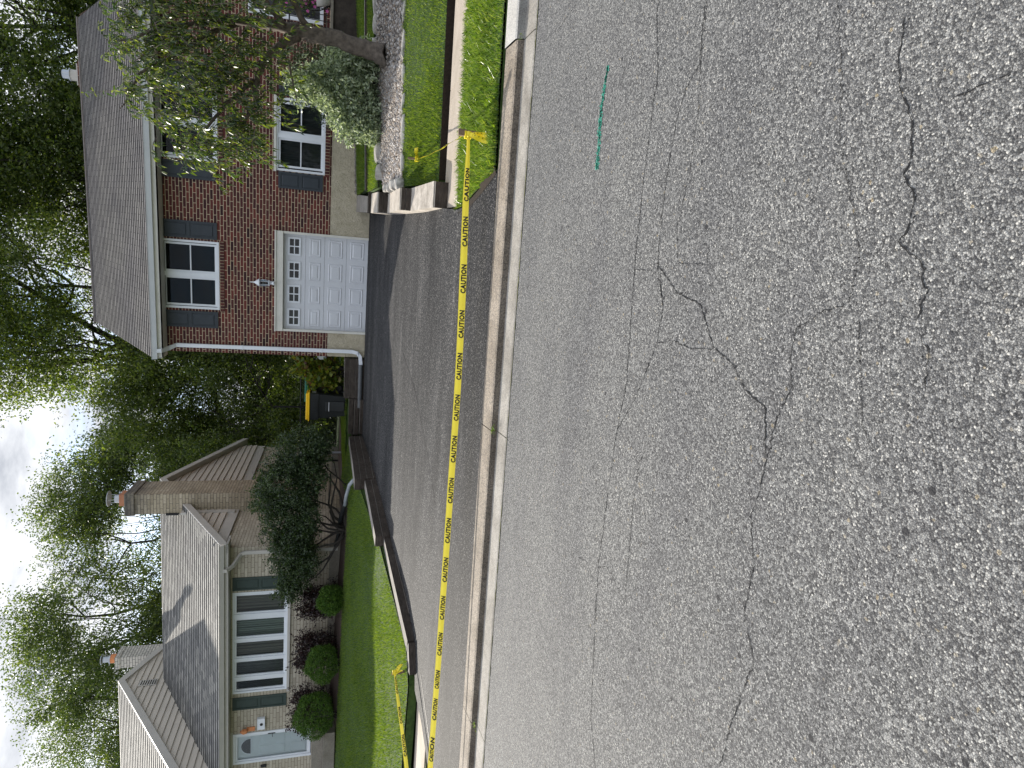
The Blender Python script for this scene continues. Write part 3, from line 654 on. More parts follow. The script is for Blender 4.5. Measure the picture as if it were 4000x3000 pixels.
# ================================================================== RETAINING WALLS
def timber_run(parent, path, w, ztops, h, material, side=1):
    """one timber following path (x,y) with width w to the -x side; top z at each vertex"""
    mb = MB()
    for (a, b, za, zb) in zip(path[:-1], path[1:], ztops[:-1], ztops[1:]):
        mb.hexa([(a[0] - w, a[1], za - h), (a[0], a[1], za - h), (b[0], b[1], zb - h), (b[0] - w, b[1], zb - h), (a[0] - w, a[1], za), (a[0], a[1], za), (b[0], b[1], zb), (b[0] - w, b[1], zb)])
    return mb.build('timber', material, parent)
lw = tag(empty('retaining_wall', (-5.8, 13, .5)), 'stepped dark timber retaining wall along the left side of the driveway', 'retaining wall')
def off(path, d): return [(x - 0 + d, y) for x, y in path]
def rel(o): o.matrix_parent_inverse = Matrix.Translation(-Vector(o.parent.location)); return o
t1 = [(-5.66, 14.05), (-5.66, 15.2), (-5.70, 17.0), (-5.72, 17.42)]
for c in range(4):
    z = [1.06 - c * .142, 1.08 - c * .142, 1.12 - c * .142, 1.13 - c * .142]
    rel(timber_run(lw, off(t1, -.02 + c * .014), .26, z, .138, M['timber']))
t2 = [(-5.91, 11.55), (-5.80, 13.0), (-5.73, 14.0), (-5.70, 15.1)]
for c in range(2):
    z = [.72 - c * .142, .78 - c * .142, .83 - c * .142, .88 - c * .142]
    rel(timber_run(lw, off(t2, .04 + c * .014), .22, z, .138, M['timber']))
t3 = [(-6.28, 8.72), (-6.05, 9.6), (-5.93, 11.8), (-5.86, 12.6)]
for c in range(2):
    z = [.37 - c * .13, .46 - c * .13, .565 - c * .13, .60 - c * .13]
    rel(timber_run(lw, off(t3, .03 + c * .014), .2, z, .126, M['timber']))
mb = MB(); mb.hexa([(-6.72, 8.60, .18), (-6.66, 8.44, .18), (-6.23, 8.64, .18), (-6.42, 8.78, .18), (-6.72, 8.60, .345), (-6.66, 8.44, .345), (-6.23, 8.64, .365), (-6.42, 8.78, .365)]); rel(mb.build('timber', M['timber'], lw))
bw = tag(empty('retaining_wall', (-4.6, 17.5, .7)), 'dark timber retaining wall facing the street, below the bins and the bright shrub', 'retaining wall')
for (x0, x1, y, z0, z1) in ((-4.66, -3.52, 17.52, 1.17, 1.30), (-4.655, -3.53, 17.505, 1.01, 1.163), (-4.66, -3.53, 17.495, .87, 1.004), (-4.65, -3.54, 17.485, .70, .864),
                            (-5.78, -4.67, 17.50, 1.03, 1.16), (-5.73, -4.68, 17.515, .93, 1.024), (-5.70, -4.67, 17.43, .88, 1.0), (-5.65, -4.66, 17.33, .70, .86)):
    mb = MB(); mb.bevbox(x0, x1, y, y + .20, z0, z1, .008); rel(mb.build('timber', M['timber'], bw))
rw = tag(empty('retaining_wall', (.6, 13, .4)), 'stepped timber wall with pale sunlit tops along the right side of the driveway', 'retaining wall')
def cap(x0, x1, y0, y1, zf, zb, z0, n, material, bt=.02):
    for i in range(n):      # n boards across
        a = y0 + (y1 - y0) * i / n; b = y0 + (y1 - y0) * (i + 1) / n - .006
        za = zf + (zb - zf) * i / n; zb_ = zf + (zb - zf) * (i + 1) / n
        mb = MB(); mb.hexa([(x0, a, z0), (x1, a, z0), (x1, b, z0), (x0, b, z0), (x0, a, za), (x1, a, za), (x1, b, zb_), (x0, b, zb_)])
        rel(mb.build('timber', material, rw))
def cap4(fl, fr, bl_, br_, zf, zb, z0, n, material):
    for i in range(n):
        L_ = lambda p, q, t_: (p[0] + (q[0] - p[0]) * t_, p[1] + (q[1] - p[1]) * t_)
        t0 = i / n; t1 = (i + 1) / n - .004
        a, b, c, d = L_(fl, bl_, t0), L_(fr, br_, t0), L_(fr, br_, t1), L_(fl, bl_, t1); za, zc = zf + (zb - zf) * t0, zf + (zb - zf) * t1
        mb = MB(); mb.hexa([(*a, z0), (*b, z0), (*c, z0), (*d, z0), (*a, za), (*b, za), (*c, zc), (*d, zc)]); rel(mb.build('timber', material, rw))
cap4((.35, 8.62), (.69, 8.66), (.318, 9.88), (.645, 9.92), .385, .546, .15, 4, M['timber_pale'])
cap4((.318, 9.90), (.64, 9.95), (.314, 12.32), (.663, 12.36), .706, .706, .2, 3, M['timber_pale'])
cap4((.314, 12.35), (.68, 12.37), (.336, 14.38), (.74, 14.40), .887, .909, .3, 3, M['timber_pale'])
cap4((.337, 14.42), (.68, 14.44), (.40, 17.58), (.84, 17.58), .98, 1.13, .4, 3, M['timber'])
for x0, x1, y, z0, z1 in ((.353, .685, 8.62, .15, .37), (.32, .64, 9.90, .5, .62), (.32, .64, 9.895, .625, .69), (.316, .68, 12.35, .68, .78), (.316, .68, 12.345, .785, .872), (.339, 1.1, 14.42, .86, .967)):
    mb = MB(); mb.bevbox(x0, x1, y - .03, y - .001, z0, z1, .005); rel(mb.build('timber', M['timber'], rw))  # dark boards on the pale blocks: shade of the step fronts put into colour
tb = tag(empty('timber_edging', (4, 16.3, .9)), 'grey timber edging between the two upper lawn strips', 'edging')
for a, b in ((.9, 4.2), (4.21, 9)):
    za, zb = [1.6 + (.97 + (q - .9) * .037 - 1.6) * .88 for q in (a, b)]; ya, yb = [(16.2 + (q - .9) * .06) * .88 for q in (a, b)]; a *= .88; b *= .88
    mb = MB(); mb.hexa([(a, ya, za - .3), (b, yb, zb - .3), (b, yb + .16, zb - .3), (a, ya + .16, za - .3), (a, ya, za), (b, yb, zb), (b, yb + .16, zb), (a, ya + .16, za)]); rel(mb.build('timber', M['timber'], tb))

# mulch bed, back yard
MU = [[(-22, 14.7, hL(-22, 14.7)), (-14, 15.25, hL(-14, 15.25)), (-14, 16.5, 1.52), (-22, 16.0, 1.7)], [(-14, 15.25, hL(-14, 15.25)), (-10, 15.6, hL(-10, 15.6)), (-10, 16.8, 1.34), (-14, 16.5, 1.52)], [(-10, 15.6, hL(-10, 15.6)), (-7.0, 15.8, hL(-7, 15.8)), (-7.0, 17.6, 1.28), (-10, 16.8, 1.34)],
      [(-8.6, 17.2, 1.28), (-7.0, 17.4, 1.26), (-6.6, 23, 1.32), (-8.6, 23, 1.34)]]
struct(patch_mesh('mulch_bed', MU, M['mulch'], .015, .25), 'dark mulch bed along the beige house', 'flower bed')
BY = [[(-7.0, 17.4, 1.22), (-3.6, 17.66, 1.2), (-3.6, 24, 1.3), (-6.6, 24, 1.3)], [(-30, 24, 1.3), (20, 24, 1.3), (30, 60, 1.6), (-60, 60, 1.6)]]
struct(patch_mesh('back_yard', BY, M['turf'], .01, 1), 'back yard ground between the two houses', 'yard')
grass_blades('grass', [(BY[0], 1)], 2200, .06, .009, M['grass'], 17, .6, 'shaded grass between the bins and the mulch bed')
SB = [[(-4.5, 17.72, 1.24), (-3.52, 17.72, 1.26), (-3.52, 18.1, 1.3), (-4.5, 18.1, 1.28)]]
stones('gravel', [(SB[0], 1)], 900, .022, 23, 'loose gravel behind the timber wall below the bright shrub')

# ================================================================== HOUSES
def wall_grid(mb, x0, x1, z0, z1, y, holes, depth):
    xs = sorted({x0, x1, *[h[0] for h in holes], *[h[1] for h in holes]}); zs = sorted({z0, z1, *[h[2] for h in holes], *[h[3] for h in holes]})
    xs = [x for x in xs if x0 <= x <= x1]; zs = [z for z in zs if z0 <= z <= z1]
    for a, b in zip(xs[:-1], xs[1:]):
        for c, d in zip(zs[:-1], zs[1:]):
            mx_, mz = (a + b) / 2, (c + d) / 2
            if any(h[0] < mx_ < h[1] and h[2] < mz < h[3] for h in holes): continue
            mb.quad((a, y, c), (b, y, c), (b, y, d), (a, y, d))
    for h in holes:
        a, b = h[0], h[1]; c, d = max(h[2], z0), min(h[3], z1)
        if c >= d: continue
        mb.quad((a, y, c), (a, y, d), (a, y + depth, d), (a, y + depth, c)); mb.quad((b, y, c), (b, y + depth, c), (b, y + depth, d), (b, y, d))
        if h[3] <= z1: mb.quad((a, y, h[3]), (b, y, h[3]), (b, y + depth, h[3]), (a, y + depth, h[3]))
        if h[2] >= z0: mb.quad((a, y, h[2]), (a, y + depth, h[2]), (b, y + depth, h[2]), (b, y, h[2]))
def window(parent, x0, x1, z0, z1, y, sashes, mats, curtain=None, muntin=True, fr=.055, mat_frame=None, bar=.028):
    """sashes: list of (xa,xb). frame mesh is the window, glass and curtain are its sub-parts. y = wall face"""
    mf = mat_frame or M['white']; mb = MB()
    yf = y - .018; yb = y + .07
    mb.box(x0, x1, yf, yb, z0, z0 + fr); mb.box(x0, x1, yf, yb, z1 - fr, z1)
    mb.box(x0, x0 + fr, yf + .002, yb, z0 + fr, z1 - fr); mb.box(x1 - fr, x1, yf + .002, yb, z0 + fr, z1 - fr)
    for (a, b), (c, d) in zip(sashes[:-1], sashes[1:]): mb.box(b, c, yf + .004, yb, z0 + fr, z1 - fr)
    s = .05
    for a, b in sashes:
        yy = y + .012; za, zb = z0 + fr, z1 - fr
        mb.box(a, b, yy, yb, za, za + s); mb.box(a, b, yy, yb, zb - s, zb); mb.box(a, a + s, yy + .002, yb, za + s, zb - s); mb.box(b - s, b, yy + .002, yb, za + s, zb - s)
        if muntin: mb.box(a + s, b - s, y + .024, y + .06, (za + zb) / 2 - bar / 2, (za + zb) / 2 + bar / 2)
    w = mb.build('window', mf, parent)
    for i, (a, b) in enumerate(sashes):
        MB().quad((a + s, y + .045, z0 + fr + s), (b - s, y + .045, z0 + fr + s), (b - s, y + .045, z1 - fr - s), (a + s, y + .045, z1 - fr - s)).build('pane', M['glass'], w)
        cm = curtain[i % len(curtain)] if curtain else M['dark']
        mb = MB(); n = 24
        for k in range(n):
            u0, u1 = k / n, (k + 1) / n; g = lambda u: y + .16 + (.02 * math.sin(u * 40 + i) if curtain else 0)
            mb.quad((a + (b - a) * u0, g(u0), z0), (a + (b - a) * u1, g(u1), z0), (a + (b - a) * u1, g(u1), z1), (a + (b - a) * u0, g(u0), z1))
        mb.build('curtain' if curtain else 'backing', cm, w, smooth=True)
    return w
def shutter(parent, x0, x1, z0, z1, y, material, split=.5):
    mb = MB(); f = .045; t = .028
    mb.box(x0, x1, y - .012, y - .002, z0, z1)
    zm = z0 + (z1 - z0) * split
    for a, b, c, d in ((x0, x0 + f, z0, z1), (x1 - f, x1, z0, z1)): mb.box(a, b, y - t, y - .012, c, d)
    for c, d in ((z0, z0 + f * 1.3), (zm - f * .6, zm + f * .6), (z1 - f * 1.3, z1)): mb.box(x0 + f, x1 - f, y - t + .001, y - .012, c, d)
    for c, d in ((z0 + f * 1.3 + .03, zm - f * .6 - .03), (zm + f * .6 + .03, z1 - f * 1.3 - .03)):
        a, b = x0 + f + .025, x1 - f - .025; i = .02
        v = [(a, y - .012, c), (b, y - .012, c), (b, y - .012, d), (a, y - .012, d), (a + i, y - t + .004, c + i), (b - i, y - t + .004, c + i), (b - i, y - t + .004, d - i), (a + i, y - t + .004, d - i)]
        mb.add(v, [(4, 5, 6, 7), (0, 1, 5, 4), (1, 2, 6, 5), (2, 3, 7, 6), (3, 0, 4, 7)])
    return mb.build('shutter', material, parent)
def roof_slope(parent, x0, x1, ye_, ze, yr, zr, material, name='roof', course=.16, lip=.014, thick=.03, xend=None):
    """stepped shingle courses from eave (ye_,ze) to ridge (yr,zr)"""
    L_ = math.hypot(yr - ye_, zr - ze); n = int(L_ / course); dy, dz_ = (yr - ye_) / n, (zr - ze) / n
    nrm = Vector((0, -(zr - ze), abs(yr - ye_))).normalized() if yr > ye_ else Vector((0, (zr - ze), abs(yr - ye_))).normalized()
    V = []; F = []; UV = []
    for i in range(n):
        a = Vector((0, ye_ + dy * i, ze + dz_ * i)) + nrm * lip; b = Vector((0, ye_ + dy * (i + 1), ze + dz_ * (i + 1)))
        a0 = a - nrm * lip
        xe = lambda k: (x0 if xend is None else xend(k))
        for (p, q, ua, ub) in ((a, b, i, i + 1), (a0, a, i, i + .02)):
            k = len(V); xa, xb = (xe(p.y), xe(q.y))
            V += [(xa, p.y, p.z), (x1, p.y, p.z), (x1, q.y, q.z), (xb, q.y, q.z)]; F.append((k, k + 1, k + 2, k + 3))
            UV += [(xa, ua * .125 + .001), (x1, ua * .125 + .001), (x1, ub * .125 - .001), (xb, ub * .125 - .001)]
    k = len(V); xa, xb = (x0, x0) if xend is None else (xend(ye_), xend(yr))
    V += [(xa, ye_, ze - .001), (x1, ye_, ze - .001), (x1, yr, zr - .001), (xb, yr, zr - .001)]
    V += [(v[0], v[1], v[2] - thick) for v in V[k:k + 4]]
    F += [(k + 4, k + 7, k + 6, k + 5), (k, k + 4, k + 5, k + 1), (k + 1, k + 5, k + 6, k + 2), (k, k + 3, k + 7, k + 4)]
    UV += [(0, 0)] * 16
    me = bpy.data.meshes.new(name); me.from_pydata(V, [], F); ul = me.uv_layers.new(name='UVMap')
    for i_, l in enumerate(ul.data): l.uv = UV[i_] if i_ < len(UV) else (0, 0)
    return link(name, me, material, parent)
def gutter(parent, x0, x1, y, z, material, h=.11):
    mb = MB(); prof = [(0, 0), (0, -h), (-.07, -h), (-.11, -.02), (-.125, 0), (-.118, .003), (-.10, -.02), (-.065, -h + .008), (-.008, -h + .008), (-.008, 0)]
    n = len(prof); V = [(x, y + a, z + b) for x in (x0, x1) for a, b in prof]
    mb.add(V, [(i, (i + 1) % n, n + (i + 1) % n, n + i) for i in range(n)] + [tuple(range(n))[::-1], tuple(range(n, 2 * n))])
    return mb.build('gutter', material, parent)

# ---------------------------------------------------------------- red brick house
bh = tag(empty('brick_house', (0, 17.6, 0)), 'two storey red brick house with white garage door and slate blue shutters', 'house')
XL, XR = -3.5, 5.2
UWa = (-2.38, -.67, 4.46, 5.79); UWb = (1.25, 2.96, 4.46, 5.79); LW = (1.23, 2.96, 1.94, 3.12); GA = (-2.80, -.30, .6, 2.93); PD = (4.75, 5.15, 2.05, 3.3)
mb = MB(); wall_grid(mb, XL, XR, 1.78, 6.0, 0, [UWa, UWb, LW, (GA[0], GA[1], 1.0, GA[3] + .2)], .14)
mb.quad((XL, 9.8, 1.76), (XL, 0, 1.76), (XL, 0, 6.0), (XL, 9.8, 6.0)); mb.quad((XR, 0, 1.3), (XR, 9.8, 1.3), (XR, 9.8, 6), (XR, 0, 6)); mb.quad((XR, 9.8, .6), (XL, 9.8, .6), (XL, 9.8, 6), (XR, 9.8, 6))
mb.add([(XL, 0, 5.9), (XL, 9.8, 5.9), (XL, 4.9, 8.86)], [(0, 2, 1)]); mb.add([(XR, 0, 5.9), (XR, 9.8, 5.9), (XR, 4.9, 8.86)], [(0, 1, 2)])
mb.build('wall', M['brick_red'], bh)
mb = MB(); wall_grid(mb, XL + .005, XR - .005, .5, 1.78, .006, [(GA[0], GA[1], .4, 3)], .14); mb.quad((XL + .006, 9.8, .5), (XL + .006, .006, .5), (XL + .006, .006, 1.78), (XL + .006, 9.8, 1.78)); mb.build('foundation', M['stucco'], bh)
window(bh, *UWa, 0, [(-2.31, -1.58), (-1.47, -.74)], None)
window(bh, *UWb, 0, [(1.32, 2.05), (2.16, 2.89)], None)
window(bh, *LW, 0, [(1.32, 2.02), (2.13, 2.87)], None, [M['blind']])
for w_ in (UWa, UWb, LW):
    mb = MB(); mb.box(w_[0] - .04, w_[1] + .04, -.022, .0, w_[2] - .115, w_[2] - .002); mb.build('window_sill', M['brick_soldier'], bh)
mb = MB(); mb.box(LW[0] - .03, LW[1] + .03, -.05, -.0195, LW[3] - .012, LW[3] + .05); mb.build('window_head', M['white_trim'], bh)
for a, b in ((-.62, -.20), (-2.86, -2.44), (.80, 1.20), (3.0, 3.42)): shutter(bh, a, b, 4.50, 5.79, 0, M['shutter'])
for a, b in ((.81, 1.21), (3.0, 3.42)): shutter(bh, a, b, 1.98, 3.06, 0, M['shutter'])
# garage door
gd = MB(); y0 = .10
SX = [GA[0] + .01 + (GA[1] - GA[0] - .02) * i / 4 for i in range(5)]; SZ = [.78, 1.34, 1.90, 2.38, 2.93]
g = .006
for j in range(4): gd.box(SX[0], SX[4], y0, y0 + .05, SZ[j] + g / 2, SZ[j + 1] - g / 2)
for j in range(3):
    for i in range(4):
        a, b = SX[i] + .075, SX[i + 1] - .075; c, d = SZ[j] + .10, SZ[j + 1] - .10
        for (o, yy0, yy1) in ((0, y0, y0 + .0),):
            r0 = [(a, y0 - .001, c), (b, y0 - .001, c), (b, y0 - .001, d), (a, y0 - .001, d)]
            i1 = .018; r1 = [(a + i1, y0 - .014, c + i1), (b - i1, y0 - .014, c + i1), (b - i1, y0 - .014, d - i1), (a + i1, y0 - .014, d - i1)]
            i2 = .05; r2 = [(a + i2, y0 - .004, c + i2), (b - i2, y0 - .004, c + i2), (b - i2, y0 - .004, d - i2), (a + i2, y0 - .004, d - i2)]
            i3 = .085; r3 = [(a + i3, y0 - .016, c + i3), (b - i3, y0 - .016, c + i3), (b - i3, y0 - .016, d - i3), (a + i3, y0 - .016, d - i3)]
            gd.add(r0 + r1 + r2 + r3, [(k, (k + 1) % 4, 4 + (k + 1) % 4, 4 + k) for k in range(4)] + [(4 + k, 4 + (k + 1) % 4, 8 + (k + 1) % 4, 8 + k) for k in range(4)] + [(8 + k, 8 + (k + 1) % 4, 12 + (k + 1) % 4, 12 + k) for k in range(4)] + [(12, 13, 14, 15)])
gdo = gd.build('garage_door', M['door_white'], bh)
for i in range(4):
    a, b = SX[i] + .075, SX[i + 1] - .075; c, d = 2.50, 2.82
    mb = MB(); f = .045; ya, yb = y0 - .022, y0 - .0015
    mb.box(a, b, ya, yb, c, c + f); mb.box(a, b, ya, yb, d - f, d); mb.box(a, a + f, ya + .001, yb, c + f, d - f); mb.box(b - f, b, ya + .001, yb, c + f, d - f)
    xm, zm = (a + b) / 2, (c + d) / 2; mb.box(xm - .014, xm + .014, ya + .003, yb - .003, c + f, d - f); mb.box(a + f, b - f, ya + .004, yb - .004, zm - .012, zm + .012)
    mb.build('door_window', M['white'], gdo)
    MB().quad((a + f, y0 - .004, c + f), (b - f, y0 - .004, c + f), (b - f, y0 - .004, d - f), (a + f, y0 - .004, d - f)).build('pane', M['dark_glass'] if 'dark_glass' in M else M.setdefault('dark_glass', plain("garage_pane_reflective", (.018, .02, .024), .12, .6, 5, spec=.35)), gdo)
mb = MB(); mb.box(GA[0] - .05, GA[0] + .008, -.03, .14, .78, 2.93); mb.box(GA[1] - .008, GA[1] + .05, -.03, .14, .78, 2.93); mb.box(GA[0] - .05, GA[1] + .05, -.045, .14, 2.93, 3.12); mb.box(GA[0] - .06, GA[1] + .06, -.07, -.002, 3.10, 3.135)
mb.build('door_frame', M['white_trim'], bh)
# roof
EY, EZ, RY, RZ = -.42, 5.93, 4.9, 8.88
roof_slope(bh, -3.62, 5.12, EY, EZ, RY, RZ, M['shingle_brown']); roof_slope(bh, -3.62, 5.12, 10.2, EZ, RY, RZ, M['shingle_brown'])
mb = MB(); mb.tube([(-3.64, RY, RZ + .0), (5.14, RY, RZ + .0)], .05, 6); mb.build('ridge_cap', plain('ridge_shingle', (.15, .13, .12), .85, .2, 8), bh)
mb = MB()
for sx in (-3.62, 5.09):
    for ya, za, yb_, zb in ((EY, EZ, RY, RZ), (10.2, EZ, RY, RZ)):
        mb = MB(); mb.add([(sx, ya, za - .03), (sx + .03, ya, za - .03), (sx + .03, yb_, zb - .03), (sx, yb_, zb - .03), (sx, ya, za - .2), (sx + .03, ya, za - .2), (sx + .03, yb_, zb - .2), (sx, yb_, zb - .2)], [(0, 1, 2, 3), (4, 7, 6, 5), (0, 4, 5, 1), (1, 5, 6, 2), (2, 6, 7, 3), (3, 7, 4, 0)]); mb.build('rake_board', M['white_trim'], bh)
mb = MB(); mb.box(-3.6, 5.1, EY, 0, EZ - .22, EZ - .19); mb.box(-3.6, 5.1, EY, EY + .02, EZ - .22, EZ - .03); mb.build('soffit', M['white_trim'], bh)
mb = MB(); mb.box(XL, XR, -.012, -.002, 5.70, 5.80); mb.build('frieze', plain("grey_frieze", (.10, .10, .105), .8), bh)
gutter(bh, -3.63, 5.13, EY, EZ + .01, M['white'])
# downspout
def duct(mb, pts, w, d):
    P = [Vector(p) for p in pts]; V = []
    for i, p in enumerate(P):
        t_ = (P[min(i + 1, len(P) - 1)] - P[max(i - 1, 0)]).normalized(); side = Vector((1, 0, 0))
        if abs(t_.x) > .8: side = Vector((0, 0, 1))
        side = (side - t_ * side.dot(t_)).normalized(); n = t_.cross(side)
        for a, b in ((-1, -1), (1, -1), (1, 1), (-1, 1)): V.append(p + side * a * w / 2 + n * b * d / 2)
    F = [(i * 4 + k, i * 4 + (k + 1) % 4, (i + 1) * 4 + (k + 1) % 4, (i + 1) * 4 + k) for i in range(len(P) - 1) for k in range(4)] + [(3, 2, 1, 0), tuple((len(P) - 1) * 4 + k for k in range(4))]
    mb.add(V, F)
mb = MB(); duct(mb, [(-3.42, -.46, 5.85), (-3.42, -.46, 5.76), (-3.40, -.2, 5.64), (-3.33, -.06, 5.48), (-3.33, -.06, 3.2), (-3.33, -.065, 1.12), (-3.36, -.08, .98), (-3.46, -.10, .90), (-3.72, -.12, .875)], .095, .07)
for z in (1.9, 3.9): mb.box(-3.385, -3.275, -.105, -.02, z, z + .03)
mb.build('downspout', M['white'], bh)
mb = MB(); P = []; R_ = []
for i in range(60): P.append((-3.68 - 1.22 * i / 59, 17.6 - .14 - .02 * i / 59, .88 - .012 * i / 59)); R_.append(.062 if i % 2 else .052)
o = mb.tube(P, R_, 12).build('drain_pipe', M['grey_plastic'], smooth=True); tag(o, 'grey corrugated drain extension lying from the white downspout along the timber wall', 'drain pipe')
# wall lantern
lp = MB(); lp.lathe([(.045, 0), (.05, .02), (.03, .05), (.025, .10)], (-1.60, -.10, 3.14)); lp.box(-1.645, -1.555, -.035, -.001, 3.12, 3.30); lp.tube([(-1.6, -.02, 3.22), (-1.6, -.07, 3.20), (-1.6, -.10, 3.24)], .012)
lp.lathe([(.05, .24), (.075, .25), (.075, .27), (.02, .27)], (-1.60, -.10, 3.0)); lp.lathe([(.085, .48), (.10, .50), (.06, .56), (.03, .60), (.012, .64), (.012, .68), (.004, .74)], (-1.60, -.10, 3.0))
for k in range(6):
    t_ = k * math.pi / 3; lp.tube([(-1.6 + .07 * math.cos(t_), -.10 + .07 * math.sin(t_), 3.26), (-1.6 + .085 * math.cos(t_), -.10 + .085 * math.sin(t_), 3.50)], .005, 4)
lo = lp.build('wall_lamp', M['white'], bh)
mb = MB(); mb.lathe([(.058, .27), (.072, .38), (.075, .48)], (-1.6, -.10, 3.0)); mb.build('lamp_glass', M['glass'], lo)
# chimney
mb = MB(); mb.box(3.35, 4.05, 5.4, 6.0, 8.0, 9.13); mb.box(3.32, 4.08, 5.37, 6.03, 9.0, 9.09); ch = mb.build('chimney', M['brick_red'], bh)
mb = MB(); mb.box(3.4, 4.0, 5.45, 5.95, 9.13, 9.18); mb.lathe([(.16, .05), (.16, .27)], (3.7, 5.7, 9.13)); mb.build('flue', M['cream'], ch)
mb = MB(); mb.lathe([(.18, 0), (.18, .03), (.13, .04), (.13, .22), (.15, .22)], (3.7, 5.7, 9.40)); mb.build('flue_cap', M['metal'], ch)
# entrance porch at the right edge
mb = MB(); wx0, wx1, wz0, wz1 = 4.72, 5.19, 2.05, 3.75
mb.box(wx0, wx0 + .10, -.05, -.003, wz0, wz1); mb.box(wx0 + .10, wx1, -.05, -.003, wz1 - .10, wz1); mb.box(wx0 + .10, wx1, -.048, -.003, wz0, wz0 + .08)
ent = mb.build('entrance_frame', M['white'], bh); mb = MB(); mb.quad((wx0 + .1, -.012, wz0 + .08), (wx1, -.012, wz0 + .08), (wx1, -.012, wz1 - .1), (wx0 + .1, -.012, wz1 - .1)); mb.build('storm_pane', M['dark_glass'], ent)
st = tag(empty('porch_stoop', (5.6, 16.9, 1.4)), 'dark stone entrance stoop half hidden behind the tree trunk at the right edge', 'stoop')
mb = MB(); mb.bevbox(4.1, 9, 16.55, 17.56, 1.2, 1.80, .02); rel(mb.build('stone_base', plain("brown_stoop_stone", (.045, .036, .03), .9, .5, 5, bstr=1, bscale=12), st)); mb = MB(); mb.bevbox(4.05, 9.05, 16.5, 17.565, 1.805, 1.87, .01); rel(mb.build('stone_slab', M['flint'], st))
rl = tag(empty('railing', (4.6, 16.65, 1.87)), 'black metal porch railing behind the tree trunk', 'railing')
mb = MB()
for i in range(9): mb.box(4.15 + i * .13, 4.165 + i * .13, 16.6, 16.615, 1.87, 2.75)
mb.box(4.12, 5.6, 16.595, 16.62, 2.75, 2.78); mb.box(4.12, 5.6, 16.597, 16.618, 1.95, 1.975); rel(mb.build('rail_bars', M['black_metal'], rl))

# ---------------------------------------------------------------- beige house (own frame, s along the front, t back)
gh = tag(empty('beige_house', (-15.0, 16.4, 0), .0689), 'single storey beige brick house with grey roof, large window and white front door', 'house')
BW = (1.93, 4.98, 2.66, 4.10); BD = (-.30, .66, 1.95, 4.08)
mb = MB(); wall_grid(mb, -9, 6.3, 1.58, 4.35, 0, [BW, BD], .14)
mb.quad((6.3, 0, 1.58), (6.3, 10.3, 1.58), (6.3, 10.3, 5.0), (6.3, 0, 4.45)); mb.quad((6.3, 10.3, 1.4), (-9, 10.3, 1.4), (-9, 10.3, 5.3), (6.3, 10.3, 5.3)); mb.quad((-9, 0, 1.4), (-9, 10.3, 1.4), (-9, 10.3, 5.5), (-9, 0, 5.5))
mb.build('wall', M['brick_beige'], gh)
mb = MB(); mb.box(-9.02, 6.32, -.015, 10.32, 1.0, 1.578); mb.build('foundation', M['flint'], gh)
mb = MB(); mb.box(-.36, .72, -.02, .1, 4.08, 4.34); mb.build('lintel', M['cream'], gh)
wz = window(gh, *BW, 0, [(1.99, 2.34), (2.43, 2.93), (3.0, 3.52), (3.6, 4.2), (4.33, 4.92)], None, [M['dark'], M['dim'], M['curtain_tan'], M['curtain'], M['curtain_tan']], muntin=False, fr=.05)
mb = MB(); mb.box(BW[0] - .05, BW[1] + .05, -.06, -.019, BW[2] - .07, BW[2] + .0); mb.build('window_sill', M['cream'], gh)
shutter(gh, 1.42, 1.80, 2.66, 4.10, 0, M['shutter_green']); shutter(gh, 5.04, 5.42, 2.66, 4.10, 0, M['shutter_green'])
# front door: storm door over a panelled door
mb = MB(); a, b, c, d = BD; f = .065
mb.box(a, a + f, -.03, .1, c, d); mb.box(b - f, b, -.03, .1, c, d); mb.box(a + f, b - f, -.028, .1, d - f, d); fo = mb.build('door_frame', M['white'], gh)
mb = MB(); y0 = .06; xa, xb = a + f, b - f; xm = (xa + xb) / 2; mb.box(xa, xb, y0, y0 + .04, c + .02, d - f)
for (p, q, r_, s_) in ((xa + .1, xm - .03, 2.1, 2.55), (xm + .03, xb - .1, 2.1, 2.55), (xa + .1, xm - .03, 2.68, 3.38), (xm + .03, xb - .1, 2.68, 3.38)):
    i = .02; v = [(p, y0 - .001, r_), (q, y0 - .001, r_), (q, y0 - .001, s_), (p, y0 - .001, s_), (p + i, y0 - .014, r_ + i), (q - i, y0 - .014, r_ + i), (q - i, y0 - .014, s_ - i), (p + i, y0 - .014, s_ - i)]
    mb.add(v, [(4, 5, 6, 7), (0, 1, 5, 4), (1, 2, 6, 5), (2, 3, 7, 6), (3, 0, 4, 7)])
do = mb.build('front_door', plain("pale_blue_white_door", (.66, .70, .71), .4, .04), gh)
mb = MB(); n = 18; pts = [(xm + .24 * math.cos(math.pi * k / n), y0 - .006, 3.62 + .25 * math.sin(math.pi * k / n)) for k in range(n + 1)]; mb.add(pts, [tuple(range(n + 1))[::-1]]); mb.build('fanlight', M['dark_glass'], do)
mb = MB()
for k in range(n):
    t0, t1_ = math.pi * k / n, math.pi * (k + 1) / n
    mb.quad(*[(xm + r_ * math.cos(t), y0 - .010, 3.62 + (r_ + .01) * math.sin(t)) for r_, t in ((.24, t0), (.265, t0), (.265, t1_), (.24, t1_))])
mb.box(xm - .265, xm + .265, y0 - .012, y0 - .002, 3.595, 3.62); mb.build('fanlight_trim', M['white'], do)
mb = MB(); mb.box(xa, xa + .05, .0, .03, c + .02, d - f); mb.box(xb - .05, xb, .0, .03, c + .02, d - f); mb.box(xa + .05, xb - .05, .0, .03, d - f - .05, d - f); mb.box(xa + .05, xb - .05, 0, .03, c + .02, c + .12); sd = mb.build('storm_door', M['white'], gh)
MB().quad((xa + .05, .012, c + .12), (xb - .05, .012, c + .12), (xb - .05, .012, d - f - .05), (xa + .05, .012, d - f - .05)).build('pane', M['glass_clear'], sd)
